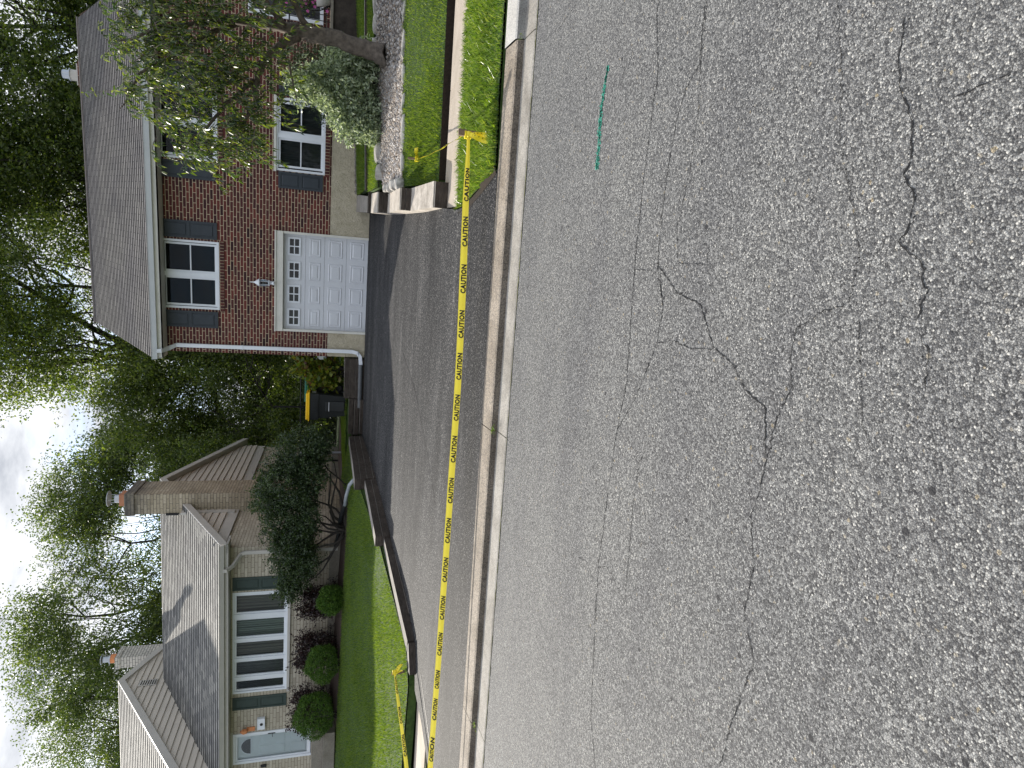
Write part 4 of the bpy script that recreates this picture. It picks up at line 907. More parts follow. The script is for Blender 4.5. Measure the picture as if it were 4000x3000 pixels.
mb = MB(); mb.box(xb - .04, xb - .015, -.02, .0, 2.95, 3.15); mb.tube([(xb - .03, -.02, 3.03), (xb - .03, -.05, 3.03), (xb - .12, -.05, 3.02)], .008, 6); mb.build('handle', M['black_metal'], sd)
mb = MB(); mb.box(.78, 1.12, -.10, -.003, 3.23, 3.42); mb.box(.775, 1.125, -.11, -.003, 3.42, 3.435); bx = mb.build('mailbox', M['white'], gh); mb = MB(); mb.lathe([(.04, 0), (.04, .012)], (0, 0, 0)); e_ = mb.build('badge', M['black_metal'], bx); e_.location = (.95, -.101, 3.32); e_.rotation_euler = (math.pi / 2, 0, 0)
mb = MB(); mb.box(.72, .84, -.03, -.003, 3.50, 3.72); mb.lathe([(.02, 0), (.06, .03), (.075, .12), (.05, .16), (.02, .20)], (.78, -.10, 3.68)); mb.build('wall_lamp', M['orange'], gh)
mb = MB(); mb.box(-.50, -.42, -.03, -.003, 3.18, 3.34); mb.build('doorbell', M['black_metal'], gh)
mb = MB(); mb.bevbox(-1.2, 1.3, -1.25, -.02, 1.3, 1.62, .015); mb.bevbox(-1.0, 1.15, -1.0, -.022, 1.62, 1.92, .015)
o = mb.build('front_steps', M['flint'], gh)
# lower roof
ET, EZ2, RT, RZ2, BT, BZ = -.40, 4.36, 5.3, 7.13, 10.7, 5.22
sl_f = (RZ2 - EZ2) / (RT - ET)
roof_slope(gh, -9, 6.55, ET, EZ2, RT, RZ2, M['shingle_grey'], course=.19, lip=.015)
roof_slope(gh, -9, 6.55, BT, BZ, RT, RZ2, M['shingle_grey'], course=.19, lip=.015)
# gable siding right end
def lap_siding(name, parent, x, ylo, yhi, z0, z1, step=.19, lip=.034, sgn=1):
    mb = MB(); z = z0
    while z < z1 - .03:
        zt = min(z + step, z1)
        a0, b0, a1, b1 = ylo(z), yhi(z), ylo(zt), yhi(zt)
        if b0 - a0 < .05: break
        if b1 < a1: a1 = b1 = (a1 + b1) / 2
        mb.quad((x + lip * sgn, a0, z), (x + lip * sgn, b0, z), (x, b1, zt), (x, a1, zt)); mb.quad((x, a0, z), (x, b0, z), (x + lip * sgn, b0, z), (x + lip * sgn, a0, z)); z = zt
    return mb.build(name, M['siding'], parent)
fr_ = lambda z: ET + (z - EZ2 + .18) / sl_f; bk = lambda z: RT + (RZ2 - .18 - z) / ((RZ2 - BZ) / (BT - RT))
lap_siding('gable_siding', gh, 6.36, lambda z: max(fr_(z), -.02), lambda z: min(bk(z), 10.3), 4.62, RZ2 - .2, .2)
mb = MB(); mb.quad((6.355, 0, 4.3), (6.355, 10.3, 4.3), (6.355, 10.3, 4.63), (6.355, 0, 4.63)); mb.box(6.33, 6.40, 2.46, 2.66, 4.4, 5.9); mb.build('gable_trim', M['cream'], gh)
mb = MB()
for ya, za, yb_, zb in ((ET, EZ2, RT, RZ2), (BT, BZ, RT, RZ2)):
    mb = MB(); mb.add([(6.53, ya, za + .005), (6.58, ya, za + .005), (6.58, yb_, zb + .005), (6.53, yb_, zb + .005), (6.53, ya, za - .2), (6.58, ya, za - .2), (6.58, yb_, zb - .2), (6.53, yb_, zb - .2)], [(0, 1, 2, 3), (4, 7, 6, 5), (0, 4, 5, 1), (1, 5, 6, 2), (2, 6, 7, 3), (3, 7, 4, 0)])
    mb.quad((6.34, ya, za - .17), (6.53, ya, za - .17), (6.53, yb_, zb - .17), (6.34, yb_, zb - .17)); mb.build('rake_board', M['cream'], gh)
mb = MB(); mb.box(-9, 6.58, ET + .01, .01, EZ2 - .21, EZ2 - .18); mb.box(-9, 6.53, ET, ET + .02, EZ2 - .21, EZ2 - .025); mb.box(6.32, 6.58, ET - .0, .15, EZ2 - .2, EZ2 - .16); mb.build('soffit', M['cream'], gh)
gutter(gh, -9, 6.56, ET, EZ2 + .0, M['cream'], .12)
mb = MB(); duct(mb, [(5.85, ET - .05, EZ2 - .1), (5.85, ET - .05, EZ2 - .17), (5.92, ET + .1, EZ2 - .32), (6.12, -.06, EZ2 - .48), (6.16, -.05, EZ2 - .6), (6.16, -.05, 1.35)], .09, .07); mb.build('downspout', M['cream'], gh)
# upper section with the gable end facing right
Lx = -.8; UR = 8.54
us = (UR - 5.98) / (5.27 - .82); ub = (UR - 7.64) / (7.4 - 5.27)
uf = lambda z: 5.27 - (UR - .1 - z) / us; ubk = lambda z: 5.27 + (UR - .1 - z) / ub
lap_siding('gable_siding', gh, Lx, lambda z: max(uf(z), 0), lambda z: min(ubk(z), 10.3), 4.45, UR - .12, .2)
eyu = -.4; ezu = UR - us * (5.27 - eyu)
roof_slope(gh, -9, Lx + .02, eyu, ezu, 5.27, UR, M['shingle_grey'], course=.19, lip=.015); roof_slope(gh, -9, Lx + .02, 10.7, UR - ub * (10.7 - 5.27), 5.27, UR, M['shingle_grey'], course=.19, lip=.015)
mb = MB()
for ya, za, yb_, zb in ((eyu, ezu, 5.27, UR), (10.7, UR - ub * 5.43, 5.27, UR)):
    mb = MB(); mb.add([(Lx + .0, ya, za + .006), (Lx + .09, ya, za + .006), (Lx + .09, yb_, zb + .006), (Lx + .0, yb_, zb + .006), (Lx + .0, ya, za - .26), (Lx + .09, ya, za - .26), (Lx + .09, yb_, zb - .22), (Lx + .0, yb_, zb - .22)], [(0, 1, 2, 3), (4, 7, 6, 5), (0, 4, 5, 1), (1, 5, 6, 2), (2, 6, 7, 3), (3, 7, 4, 0)]); mb.build('rake_board', M['cream'], gh)
mb = MB(); mb.box(-9, Lx - .001, -.003, 10.3, 4.5, ezu + .1); mb.build('upper_wall', M['siding'], gh)
mb = MB(); yv, zv = 5.05, 7.55
mb.box(Lx + .025, Lx + .05, yv - .16, yv + .16, zv - .28, zv + .28); vo = mb.build('gable_vent', M['cream'], gh); mb = MB()
for i in range(7): mb.box(Lx + .051, Lx + .054, yv - .13, yv + .13, zv - .25 + i * .073, zv - .215 + i * .073)
mb.build('louvres', M['bark_dark'], vo)
# chimneys
mb = MB(); mb.box(6.28, 6.90, 2.75, 4.0, .9, 7.2); mb.box(6.25, 6.93, 2.72, 4.03, 7.2, 7.44); ch = mb.build('chimney', M['brick_chimney'], gh)
mb = MB(); mb.box(6.27, 6.91, 2.74, 4.01, 7.441, 7.47); mb.build('chimney_crown', M['flint'], ch)
mb = MB(); mb.bevbox(6.40, 6.76, 3.15, 3.6, 7.47, 7.73, .02); mb.build('flue', M['terracotta'], ch)
mb = MB(); mb.lathe([(.13, 0), (.13, .15)], (6.58, 3.37, 7.73))
for a in (0, 1.57, 3.14, 4.71): mb.tube([(6.58 + .12 * math.cos(a), 3.37 + .12 * math.sin(a), 7.86), (6.58 + .14 * math.cos(a), 3.37 + .14 * math.sin(a), 8.05)], .01, 4)
mb.lathe([(.24, 0), (.24, .015), (.02, .05)], (6.58, 3.37, 8.05)); mb.build('flue_cap', M['metal'], ch)
mb = MB(); mb.box(6.24, 6.30, 2.70, 2.77, 6.0, 6.35); mb.build('flashing', M['black_metal'], ch)
mb = MB(); mb.box(-1.27, -.85, 6.9, 7.65, 6.8, 9.10); mb.box(-1.29, -.83, 6.88, 7.67, 8.97, 9.13); ch = mb.build('chimney', M['brick_white'], gh); ch['label'] = 'pale painted brick chimney'
mb = MB(); mb.lathe([(.16, 0), (.16, .22), (.13, .22)], (-1.06, 7.25, 9.13)); mb.build('flue', M['orange'], ch)
mb = MB(); mb.lathe([(.17, .0), (.17, .05), (.12, .06), (.12, .25)], (-1.06, 7.25, 9.35)); mb.lathe([(.2, 0), (.2, .02), (.02, .07)], (-1.06, 7.25, 9.64)); mb.build('flue_cap', M['metal'], ch)
# corrugated drain along the bed
mb = MB(); P = []; R_ = []
key = [(-8.75, 16.78, 1.42), (-8.35, 16.45, 1.36), (-7.9, 16.35, 1.33), (-7.5, 16.1, 1.29), (-7.05, 15.7, 1.22)]
for i in range(80):
    s = i / 79 * (len(key) - 1); j = min(int(s), len(key) - 2); q = Vector(key[j]).lerp(Vector(key[j + 1]), s - j); P.append(q); R_.append(.058 if i % 2 else .05)
o = mb.tube(P, R_, 10).build('drain_pipe', M['black_plastic'], smooth=True); tag(o, 'black corrugated drain pipe lying on the mulch under the big bush', 'drain pipe')
mb = MB(); mb.tube([(-7.06, 15.7, 1.22), (-6.7, 15.45, 1.20), (-6.25, 15.1, 1.14), (-5.98, 14.75, 1.06)], .045, 10); o = mb.build('drain_pipe', M['grey_pipe'], smooth=True); tag(o, 'smooth pale grey drain pipe crossing the grass to the timber wall', 'drain pipe')

# ================================================================== FOLIAGE
def blobs_crown(rng, blobs, n, clump_r, per, keep_shell=.55, void=.0, zfl=1.0, dist=.22):
    """blobs: (cx,cy,cz,rx,ry,rz). returns leaf centres clustered in clumps near the blobs' outer part"""
    vol = np.array([b[3] * b[4] * b[5] for b in blobs]) ** .67; pr = vol / vol.sum()
    nc = max(1, n // per); idx = rng.choice(len(blobs), nc, p=pr); B = np.array(blobs)[idx]
    d = unit(rng.normal(size=(nc, 3))); r = rng.uniform(keep_shell, 1.0, (nc, 1)) ** .8
    C = B[:, :3] + d * r * B[:, 3:] * (1 + dist * np.sin(d @ np.array([[5.1, 2.2], [1.3, 6.2], [3.3, -4.1]]) + idx[:, None]).sum(1, keepdims=True) * .6)
    if void: 
        f = smoothnoise(rng)(C * 1.4); C = C[f > -void]
    nc = len(C); ln = clump_r * rng.uniform(.5, 1.5, (nc, 1, 1)); idx2 = rng.integers(0, len(blobs), nc)
    cen = np.array(blobs)[:, :3]; near_ = cen[np.argmin(((C[:, None, :] - cen[None]) ** 2).sum(2), 1)]
    ax = unit(unit(C - near_) + rng.normal(size=(nc, 3)) * .45 + np.array([0, 0, .12]))
    u = rng.uniform(-.9, .9, (nc, per, 1))
    L_ = C[:, None, :] + ax[:, None, :] * u * ln + rng.normal(size=(nc, per, 3)) * ln * .26 * (1 - .55 * u) * np.array([1, 1, zfl])
    return C, L_.reshape(-1, 3)
def limb(rng, a, b, r0, r1, n=7, wob=.06):
    a = Vector(a); b = Vector(b); L_ = (b - a).length; P = []
    w1 = Vector(rng.normal(size=3)) * wob * L_; w2 = Vector(rng.normal(size=3)) * wob * L_ * .6
    for i in range(n + 1):
        s = i / n; P.append(a.lerp(b, s) + w1 * math.sin(math.pi * s) + w2 * math.sin(2 * math.pi * s))
    return P, [r0 + (r1 - r0) * (i / n) for i in range(n + 1)]
def tree(name, base, blobs, nleaf_, leaf_, lm, bm_, trunk_r, seed, label, cat='tree', group=None, fork=.35, clump=.8, per=34, void=.35, droop=.15, shell=.35, forks=None):
    nleaf = int(nleaf_ * 2.5); leaf = (leaf_[0] * .62, leaf_[1] * .66)
    rng = np.random.default_rng(seed); r = empty(name, base); r['label'] = label; r['category'] = cat
    if group: r['group'] = group
    bx = np.array(base)
    C, Lf = blobs_crown(rng, [(b[0] - bx[0], b[1] - bx[1], b[2] - bx[2], *b[3:]) for b in blobs], nleaf, clump, per, shell, void, .7)
    V, F = leaves_arr(rng, Lf, leaf[0], leaf[1], droop)
    np_mesh('crown', V, F, lm, r)
    mb = MB(); cen = np.mean([[b[0], b[1], b[2]] for b in blobs], 0) - bx
    top = Vector((cen[0] * .8, cen[1] * .8, cen[2] * fork * 1.6)); P, R_ = limb(rng, (0, 0, -.3), top, trunk_r, trunk_r * .6, 8, .02); R_[0] *= 1.35; mb.tube(P, R_, 10)
    for b in blobs:
        q = Vector((b[0] - bx[0], b[1] - bx[1], b[2] - bx[2])); st_ = P[min(len(P) - 1, int(len(P) * rng.uniform(.55, 1)))]
        P2, R2 = limb(rng, st_, q, trunk_r * .42, trunk_r * .10, 7, .07); mb.tube(P2, R2, 7)
        for k in range(7):
            s = P2[int(rng.uniform(2, 7))]; e = q + Vector(unit(rng.normal(size=(1, 3)))[0] * np.array(b[3:]) * .85); P3, R3 = limb(rng, s, e, trunk_r * .13, trunk_r * .03, 5, .07); mb.tube(P3, R3, 5)
            for k2 in range(2):
                s3 = P3[3]; e3 = Vector(e) + Vector(rng.normal(size=3) * min(b[3:]) * .3); P4, R4 = limb(rng, s3, e3, trunk_r * .05, trunk_r * .015, 3, .07); mb.tube(P4, R4, 4)
    mb.build('trunk', bm_, r, smooth=True)
    return r
G = 'trees behind the two houses'
tree('shade_tree', (-36, 42, 1.4), [(-36, 42, 12, 4.5, 4, 5), (-32.5, 40, 15.5, 3.6, 3.5, 3.6), (-37, 42, 17, 3.5, 3.5, 2.6), (-31, 40, 10, 3.5, 3.5, 3.5), (-29.5, 39, 17.2, 2.2, 2.2, 2.2)], 42000, (.24, .13), M['leaf_mid'], M['bark_dark'], .4, 31, 'yellow green tree at the far left behind the beige house', group=G, clump=1.0)
tree('shade_tree', (-24.5, 38, 1.4), [(-24.6, 37, 13, 3.4, 3.4, 4), (-22.5, 36.5, 16, 2.8, 2.8, 2.6), (-26.3, 38, 16.5, 2.4, 2.4, 2.6), (-21, 36.5, 11, 3, 3, 3), (-25, 37, 9, 4, 3, 3)], 36000, (.24, .13), M['leaf_mid'], M['bark_dark'], .4, 32, 'tall loose tree behind the pale chimney', group=G, clump=1.0, void=.25)
tree('shade_tree', (-18, 38, 1.4), [(-18.3, 37, 13.4, 2.9, 2.8, 3), (-16.2, 37, 15, 2.4, 2.4, 2.0), (-17, 37, 9.5, 3.4, 3, 3), (-13.6, 36, 10.5, 2.6, 2.6, 3), (-14, 36, 13, 2.0, 2, 1.8), (-12.6, 36, 8.6, 2.4, 2.2, 2.4), (-11.6, 35, 11.2, 1.7, 1.7, 1.7)], 42000, (.23, .12), M['leaf_mid'], M['bark_dark'], .35, 33, 'open crowned tree behind the tan chimney', group=G, clump=.9, void=.2)
tree('shade_tree', (-6.5, 36, 1.4), [(-7.5, 34, 13, 4, 4, 4.4), (-4.0, 34, 15, 4, 4, 4), (-9.6, 33, 10, 2.8, 3, 3), (-6, 33, 8.5, 4, 3, 3), (-8, 34, 17.5, 3.4, 3.4, 3), (-3, 35, 19, 4, 4, 3.6), (-11, 33, 7, 2.0, 2, 2.2)], 80000, (.23, .12), M['leaf_bright'], M['bark_dark'], .5, 34, 'largest tree rising behind the left end of the brick house', group=G, clump=.9, void=.42)
tree('shade_tree', (2.5, 38, 1.4), [(1.0, 36, 13.5, 3.6, 3.4, 4.2), (4, 36, 12.2, 3.6, 3.4, 3.4), (-1, 36, 11, 3, 3, 3), (1.5, 36, 18, 4, 3, 3)], 52000, (.26, .14), M['leaf_dark'], M['bark_dark'], .5, 35, 'dark tree with bare forked limbs behind the brick roof', group=G, clump=1.0, void=.40)
tree('shade_tree', (8.5, 36, 1.4), [(7, 34, 13, 3.4, 3.4, 4), (10, 34, 12, 4, 3, 4), (6.5, 34, 17, 4, 3, 3), (10, 34, 9, 3, 3, 3)], 42000, (.26, .14), M['leaf_dark'], M['bark_dark'], .5, 36, 'darkest tree at the right behind the brick chimney', group=G, clump=1.0, void=.45)
tree('understory_tree', (-10.5, 31, 1.4), [(-10.2, 30, 6.2, 2.2, 2, 2.2), (-8.2, 29.5, 5.0, 2.2, 2, 2.2), (-6.0, 29.5, 5.4, 2.0, 2, 2.4), (-12, 31, 8, 2, 2, 2), (-7, 29.5, 3.0, 2.8, 1.5, 1.6)], 42000, (.19, .11), M['leaf_dark'], M['bark_dark'], .18, 37, 'dark low tree filling the gap between the two houses', group=G, clump=.7, void=.35)
tree('understory_tree', (-7.5, 37, 1.4), [(-8, 36, 4.6, 3.0, 2, 2.6), (-11, 36, 4.4, 2.6, 2, 2.2), (-9, 36, 2.6, 4.5, 1.5, 1.6), (-4, 36, 3, 3, 1.5, 2)], 26000, (.22, .13), M['leaf_bright'], M['bark_dark'], .15, 38, 'bright sunlit tree seen low beyond the bins', group=G, clump=.8, void=.2)
shrub_later = 1
far = [( -48, 60), (-40, 64), (-30, 62), (-20, 60), (-12, 62), (-4, 60), (5, 60), (14, 58), (24, 56)]
first = None
for i, (x, y) in enumerate(far):
    lb = ['leftmost', 'second', 'third', 'fourth', 'fifth', 'sixth', 'seventh', 'eighth', 'rightmost'][i] + ' tree of the far row glimpsed through the near trees'
    if first is None:
        first = tree('far_tree', (x, y, 1.4), [(x, y, 7, 5, 4, 5), (x + 3, y, 5, 4, 3, 4), (x - 3, y, 6, 4, 3, 4), (x, y, 2.5, 6.5, 3, 2.2)], 22000, (.42, .26), M['leaf_mid'], M['bark_dark'], .4, 39, lb, group='far row of trees', clump=1.4, void=.3)
    else:
        r = first.copy(); COL.objects.link(r); r.location = (x, y, 1.4); r.rotation_euler = (0, 0, i * 1.3); r['label'] = lb
        for chd in first.children:
            c = chd.copy(); COL.objects.link(c); c.parent = r

# leaning fruit tree in the gravel bed
def fruit_tree():
    rng = np.random.default_rng(77); r = empty('fruit_tree', (3.45, 13.8, .88)); tag(r, 'leaning gnarled tree with long drooping leaves in the gravel bed', 'tree'); r.location = (3.0, 12.0, .974); r.scale = (.87, .87, .87)
    o = Vector((3.45, 13.8, .88)); mb = MB()
    def T(pts, rad, n=9):
        P = []; R_ = []
        for i in range(len(pts) - 1):
            for k in range(4):
                s = k / 4; P.append(Vector(pts[i]).lerp(Vector(pts[i + 1]), s) - o + Vector(rng.normal(size=3) * .012)); R_.append(rad[i] + (rad[i + 1] - rad[i]) * s)
        P.append(Vector(pts[-1]) - o); R_.append(rad[-1]); mb.tube(P, R_, n)
    T([(3.36, 13.8, .72), (3.40, 13.8, .98), (3.46, 13.8, 1.45), (3.53, 13.8, 1.85), (3.52, 13.8, 2.15), (3.50, 13.8, 2.45)], [.23, .165, .14, .15, .14, .12], 20)
    T([(3.50, 13.8, 2.35), (3.56, 13.75, 2.75), (3.50, 13.6, 3.25), (3.42, 13.4, 3.65), (3.2, 13.2, 4.2), (2.9, 13.0, 4.8), (2.6, 12.9, 5.3)], [.12, .10, .085, .07, .05, .03, .012])
    T([(3.44, 13.8, 2.4), (3.15, 13.75, 2.8), (2.9, 13.7, 3.0), (2.5, 13.5, 3.12), (2.1, 13.3, 3.1), (1.6, 13.0, 3.3), (1.15, 12.8, 3.35)], [.09, .08, .07, .055, .04, .025, .01])
    T([(3.5, 13.8, 2.05), (3.62, 13.75, 2.25), (3.82, 13.6, 2.4), (4.1, 13.4, 2.6), (4.7, 13.1, 3.1), (5.3, 12.9, 3.6)], [.07, .06, .055, .05, .035, .015])
    T([(3.55, 13.7, 2.65), (3.8, 13.6, 2.9), (4.1, 13.4, 3.2), (4.3, 13.0, 4.0), (4.3, 12.8, 4.9)], [.07, .06, .05, .035, .012])
    T([(2.9, 13.7, 3.0), (2.55, 13.5, 3.5), (2.2, 13.2, 4.1), (1.9, 13.0, 4.6)], [.05, .045, .03, .01])
    T([(2.5, 13.5, 3.12), (2.0, 13.3, 3.6), (1.4, 13.0, 4.0), (1.0, 12.8, 4.3)], [.04, .035, .02, .008])
    T([(3.46, 13.7, 3.4), (3.1, 13.3, 3.9), (2.2, 12.9, 4.9), (1.6, 12.8, 5.2)], [.05, .04, .025, .008])
    T([(3.2, 13.75, 2.75), (2.9, 13.5, 2.55), (2.4, 13.2, 2.45), (2.1, 13.0, 2.35)], [.03, .025, .015, .006])
    VV = np.array(mb.v); nf1 = smoothnoise(rng); nf2 = smoothnoise(rng)
    q = VV * np.array([28, 28, 7]); VV[:, 0] += .012 * nf1(q); VV[:, 1] += .012 * nf2(q); mb.v = [tuple(p) for p in VV]
    mb.build('trunk', M['bark'], r, smooth=True)
    # hanging branchlets with leaves
    seeds = []
    reg = [((2.9, 13.0, 4.3), (1.1, .8, .75), 150), ((3.9, 13.0, 4.1), (1.2, .8, 1.0), 170), ((1.8, 13.0, 4.3), (.85, .7, .65), 100), ((2.2, 13.1, 3.45), (.95, .6, .45), 95), ((1.5, 12.9, 3.25), (.45, .5, .4), 38), ((2.5, 13.1, 2.75), (.8, .4, .30), 26), ((3.9, 13.0, 3.1), (.9, .7, .5), 60), ((4.9, 13.0, 3.6), (.8, .7, 1.0), 90), ((1.15, 12.9, 3.9), (.35, .4, .35), 20), ((2.3, 13.0, 5.05), (.8, .5, .3), 45), ((3.4, 13, 5.0), (.9, .5, .35), 60)]
    tw = MB(); LC = []; LD = []
    for c, s, n in reg:
        for _ in range(int(n * .8)):
            p = np.array(c) + unit(rng.normal(size=(1, 3)))[0] * np.array(s) * rng.uniform(.2, 1) ** .6
            d = rng.normal(size=3) * .6 + np.array([(c[0] - 3.4) * .25 + (p[0] - c[0]) * .6, -.2, .25]); d /= np.linalg.norm(d); ln = rng.uniform(.35, .75); P = [p]
            for k in range(5):
                d = d + np.array([0, 0, -.28]); d /= np.linalg.norm(d); P.append(P[-1] + d * ln / 5)
            tw.tube([Vector(q) - o for q in P], [.008, .007, .006, .005, .004, .002], 3, cap=False)
            for k in range(1, 6):
                for _2 in range(5):
                    LC.append(P[k] + rng.normal(size=3) * .012); LD.append(d * .5 + rng.normal(size=3) * .55 + np.array([0, 0, -.45]))
    tw.build('twigs', M['bark'], r)
    C = np.array(LC) - np.array(o); n = len(C); d = unit(np.array(LD)); s = unit(np.cross(d, rng.normal(size=(n, 3)))); nn = np.cross(d, s)
    Ln = .105 * rng.uniform(.6, 1.25, (n, 1)); Wd = .027 * rng.uniform(.8, 1.2, (n, 1))
    dn = np.array([0, 0, -1.0])
    p0 = C; p1 = C + d * Ln * .35 + s * Wd / 2; p1b = C + d * Ln * .35 - s * Wd / 2
    m2 = C + d * Ln * .7 + dn * Ln * .10; p2 = m2 + s * Wd * .4; p2b = m2 - s * Wd * .4; p3 = C + d * Ln * .95 + dn * Ln * .28
    V = np.stack([p0, p1, p2, p3, p2b, p1b], 1).reshape(-1, 3); np_mesh('crown', V, np.arange(6 * n).reshape(-1, 6), M['leaf_fruit'], r)
fruit_tree()

def shrub(name, base, blobs, n, leaf, lm, label, seed, cat='shrub', group=None, stems=None, clump=.12, per=14, shell=.45, droop=0.0, void=.5, barkm=None, nst=14, dist=.22):
    rng = np.random.default_rng(seed); r = empty(name, base); tag(r, label, cat, group); bx = np.array(base)
    C, Lf = blobs_crown(rng, [(b[0] - bx[0], b[1] - bx[1], b[2] - bx[2], *b[3:]) for b in blobs], n, clump, per, shell, void, .8, dist)
    Lf = Lf[Lf[:, 2] > .03]
    V, F = leaves_arr(rng, Lf, leaf[0], leaf[1], droop); np_mesh('foliage', V, F, lm, r)
    mb = MB()
    for k in range(nst):
        b = blobs[rng.integers(len(blobs))]; e = Vector((b[0] - bx[0], b[1] - bx[1], b[2] - bx[2])) + Vector(rng.normal(size=3) * np.array(b[3:]) * .35)
        s = Vector((rng.uniform(-.12, .12), rng.uniform(-.1, .1), -.05)); P, R_ = limb(rng, s, e, .022 if not stems else stems, .006, 6, .08); mb.tube(P, R_, 6)
    mb.build('stems', barkm or M['bark_dark'], r, smooth=True)
    return r
# big variegated shrub and the dark one behind
shrub('silver_shrub', (2.75, 14.15, .78), [(2.85, 14.1, 1.5, .72, .55, .75), (2.45, 14.0, 1.45, .6, .5, .65), (2.15, 14.0, 1.1, .45, .45, .42), (2.7, 14.1, 2.15, .42, .4, .5), (3.2, 14.2, 1.3, .4, .4, .5), (2.0, 13.9, 1.35, .35, .4, .4), (1.95, 13.9, .98, .3, .35, .25)], 16000, (.085, .036), M['leaf_silver'], 'large silvery green shrub left of the leaning tree trunk', 41, clump=.13, void=0).scale = (.88, .88, .88)
bpy.data.objects['silver_shrub'].location = (2.75 * .88, 14.15 * .88, 1.6 + (.78 - 1.6) * .88)
shrub('evergreen_shrub', (3.3, 16.0, 1.0), [(3.4, 16.1, 2.1, .55, .5, .8), (2.9, 16.0, 2.0, .5, .5, .75), (3.8, 16.2, 1.7, .45, .4, .6), (2.5, 15.9, 1.7, .4, .4, .45)], 12000, (.05, .022), M['leaf_bush'], 'dark evergreen shrub behind the tree trunk below the window', 42, clump=.12, void=0)
shrub('hedge', (-8, 33, 1.3), [(x, 33 + (i % 3) * .5, 2.1 + (i % 2) * .4, 1.5, .8, 1.1) for i, x in enumerate(np.arange(-15, 0, 1.5))], 34000, (.16, .09), M['leaf_bright'], 'bright green hedge low behind the chain link fence', 48, 'hedge', clump=.35, void=0)
# beige house planting, in its own frame
ca, sa = math.cos(.0689), math.sin(.0689)
def B(s, t, z): return (-15 + s * ca - t * sa, 16.4 + s * sa + t * ca, z)
def bl(L_): return [(*B(s, t, z), a, b, c) for s, t, z, a, b, c in L_]
shrub('multi_stem_bush', B(7.0, -.7, 1.2), bl([(8.3, -.7, 2.75, .85, .7, .75), (7.3, -.6, 2.7, .8, .7, .65), (6.5, -.6, 2.55, .7, .6, .6), (5.8, -.7, 2.45, .55, .55, .55), (9.1, -.6, 2.45, .65, .6, .6), (8.5, -.8, 2.1, .7, .6, .4), (5.4, -.8, 2.6, .35, .35, .35), (7.8, -.6, 3.15, .5, .5, .4), (9.3, -.7, 1.95, .5, .5, .4), (7.4, -.9, 2.15, .7, .5, .35), (6.3, -.9, 2.15, .5, .5, .3)]), 48000, (.065, .035), M['leaf_bush'], 'wide dark green bush on slanting stems at the corner of the beige house', 43, stems=.04, clump=.15, void=0, nst=13)
def globe(s, t, z, r_, label, seed):
    shrub('globe_arborvitae', B(s, t, z - r_ * .95), bl([(s, t, z, r_, r_, r_ * .92)]), 8000, (.065, .016), M['leaf_globe'], label, seed, group='clipped round evergreens in the mulch bed', clump=.045, per=6, shell=.86, droop=-.6, void=0, nst=5, dist=.09)
globe(5.23, -1.2, 1.5, .36, 'smallest round evergreen, nearest the big bush', 51); globe(3.42, -1.25, 1.68, .46, 'middle round evergreen below the wide window', 52); globe(1.95, -1.3, 1.86, .56, 'largest round evergreen near the front door', 53)
def purple(s, t, z, r_, label, seed):
    shrub('purple_shrub', B(s, t, z - .9), bl([(s, t, z, r_, .4, .5), (s - r_ * .5, t, z + .15, r_ * .5, .3, .42), (s + r_ * .5, t, z + .1, r_ * .5, .3, .4), (s, t, z - .4, r_, .4, .4)]), 6500, (.06, .034), M['leaf_purple'], label, seed, group='purple leaved shrubs in the mulch bed', clump=.12, per=12, shell=.3, void=0)
purple(4.85, -.55, 1.9, .5, 'purple shrub between big bush and wide window', 54); purple(3.35, -.5, 1.98, .62, 'purple shrub behind the middle round evergreen', 55); purple(1.6, -.55, 2.05, .72, 'purple shrub beside the front door', 56)
shrub('hydrangea', (-4.05, 18.3, 1.2), [(-4.0, 18.3, 2.1, .42, .4, .55), (-4.2, 18.3, 1.7, .45, .4, .4), (-3.85, 18.2, 2.4, .3, .3, .3)], 1500, (.15, .09), M['leaf_hydr'], 'yellow green broad leaved shrub at the corner of the brick house', 57, clump=.2, per=6, void=2)
shrub('flower_basket', (5.0, 16.75, 1.9), [(4.95, 16.7, 2.45, .28, .2, .35)], 700, (.05, .03), M['leaf_mid'], 'trailing basket plant on the porch rail with pink flowers', 58, 'flowers', clump=.08, per=5)
rng = np.random.default_rng(59); fb = bpy.data.objects['flower_basket']
for k in range(26):
    c = np.array([-.12, -.15, .5]) + rng.normal(size=3) * np.array([.15, .07, .24]); V = []; F = []
    for j in range(5):
        a0 = j * 1.2566; V += [(c[0], c[1] - .004, c[2]), (c[0] + .03 * math.cos(a0 - .5), c[1], c[2] + .03 * math.sin(a0 - .5)), (c[0] + .038 * math.cos(a0), c[1] + .006, c[2] + .038 * math.sin(a0)), (c[0] + .03 * math.cos(a0 + .5), c[1], c[2] + .03 * math.sin(a0 + .5))]; F.append((4 * j, 4 * j + 1, 4 * j + 2, 4 * j + 3))
    MB().add(V, F).build('flower', M['petal'], fb)
mb = MB(); mb.lathe([(.10, 0), (.14, .02), (.20, .14), (.23, .30), (.21, .31)], (0, 0, 0), 24); pt = mb.build('plant_pot', M['cream'], smooth=True); pt.location = (5.05, 16.62, 1.87); tag(pt, 'pale ribbed planter on the porch slab at the right edge', 'planter')

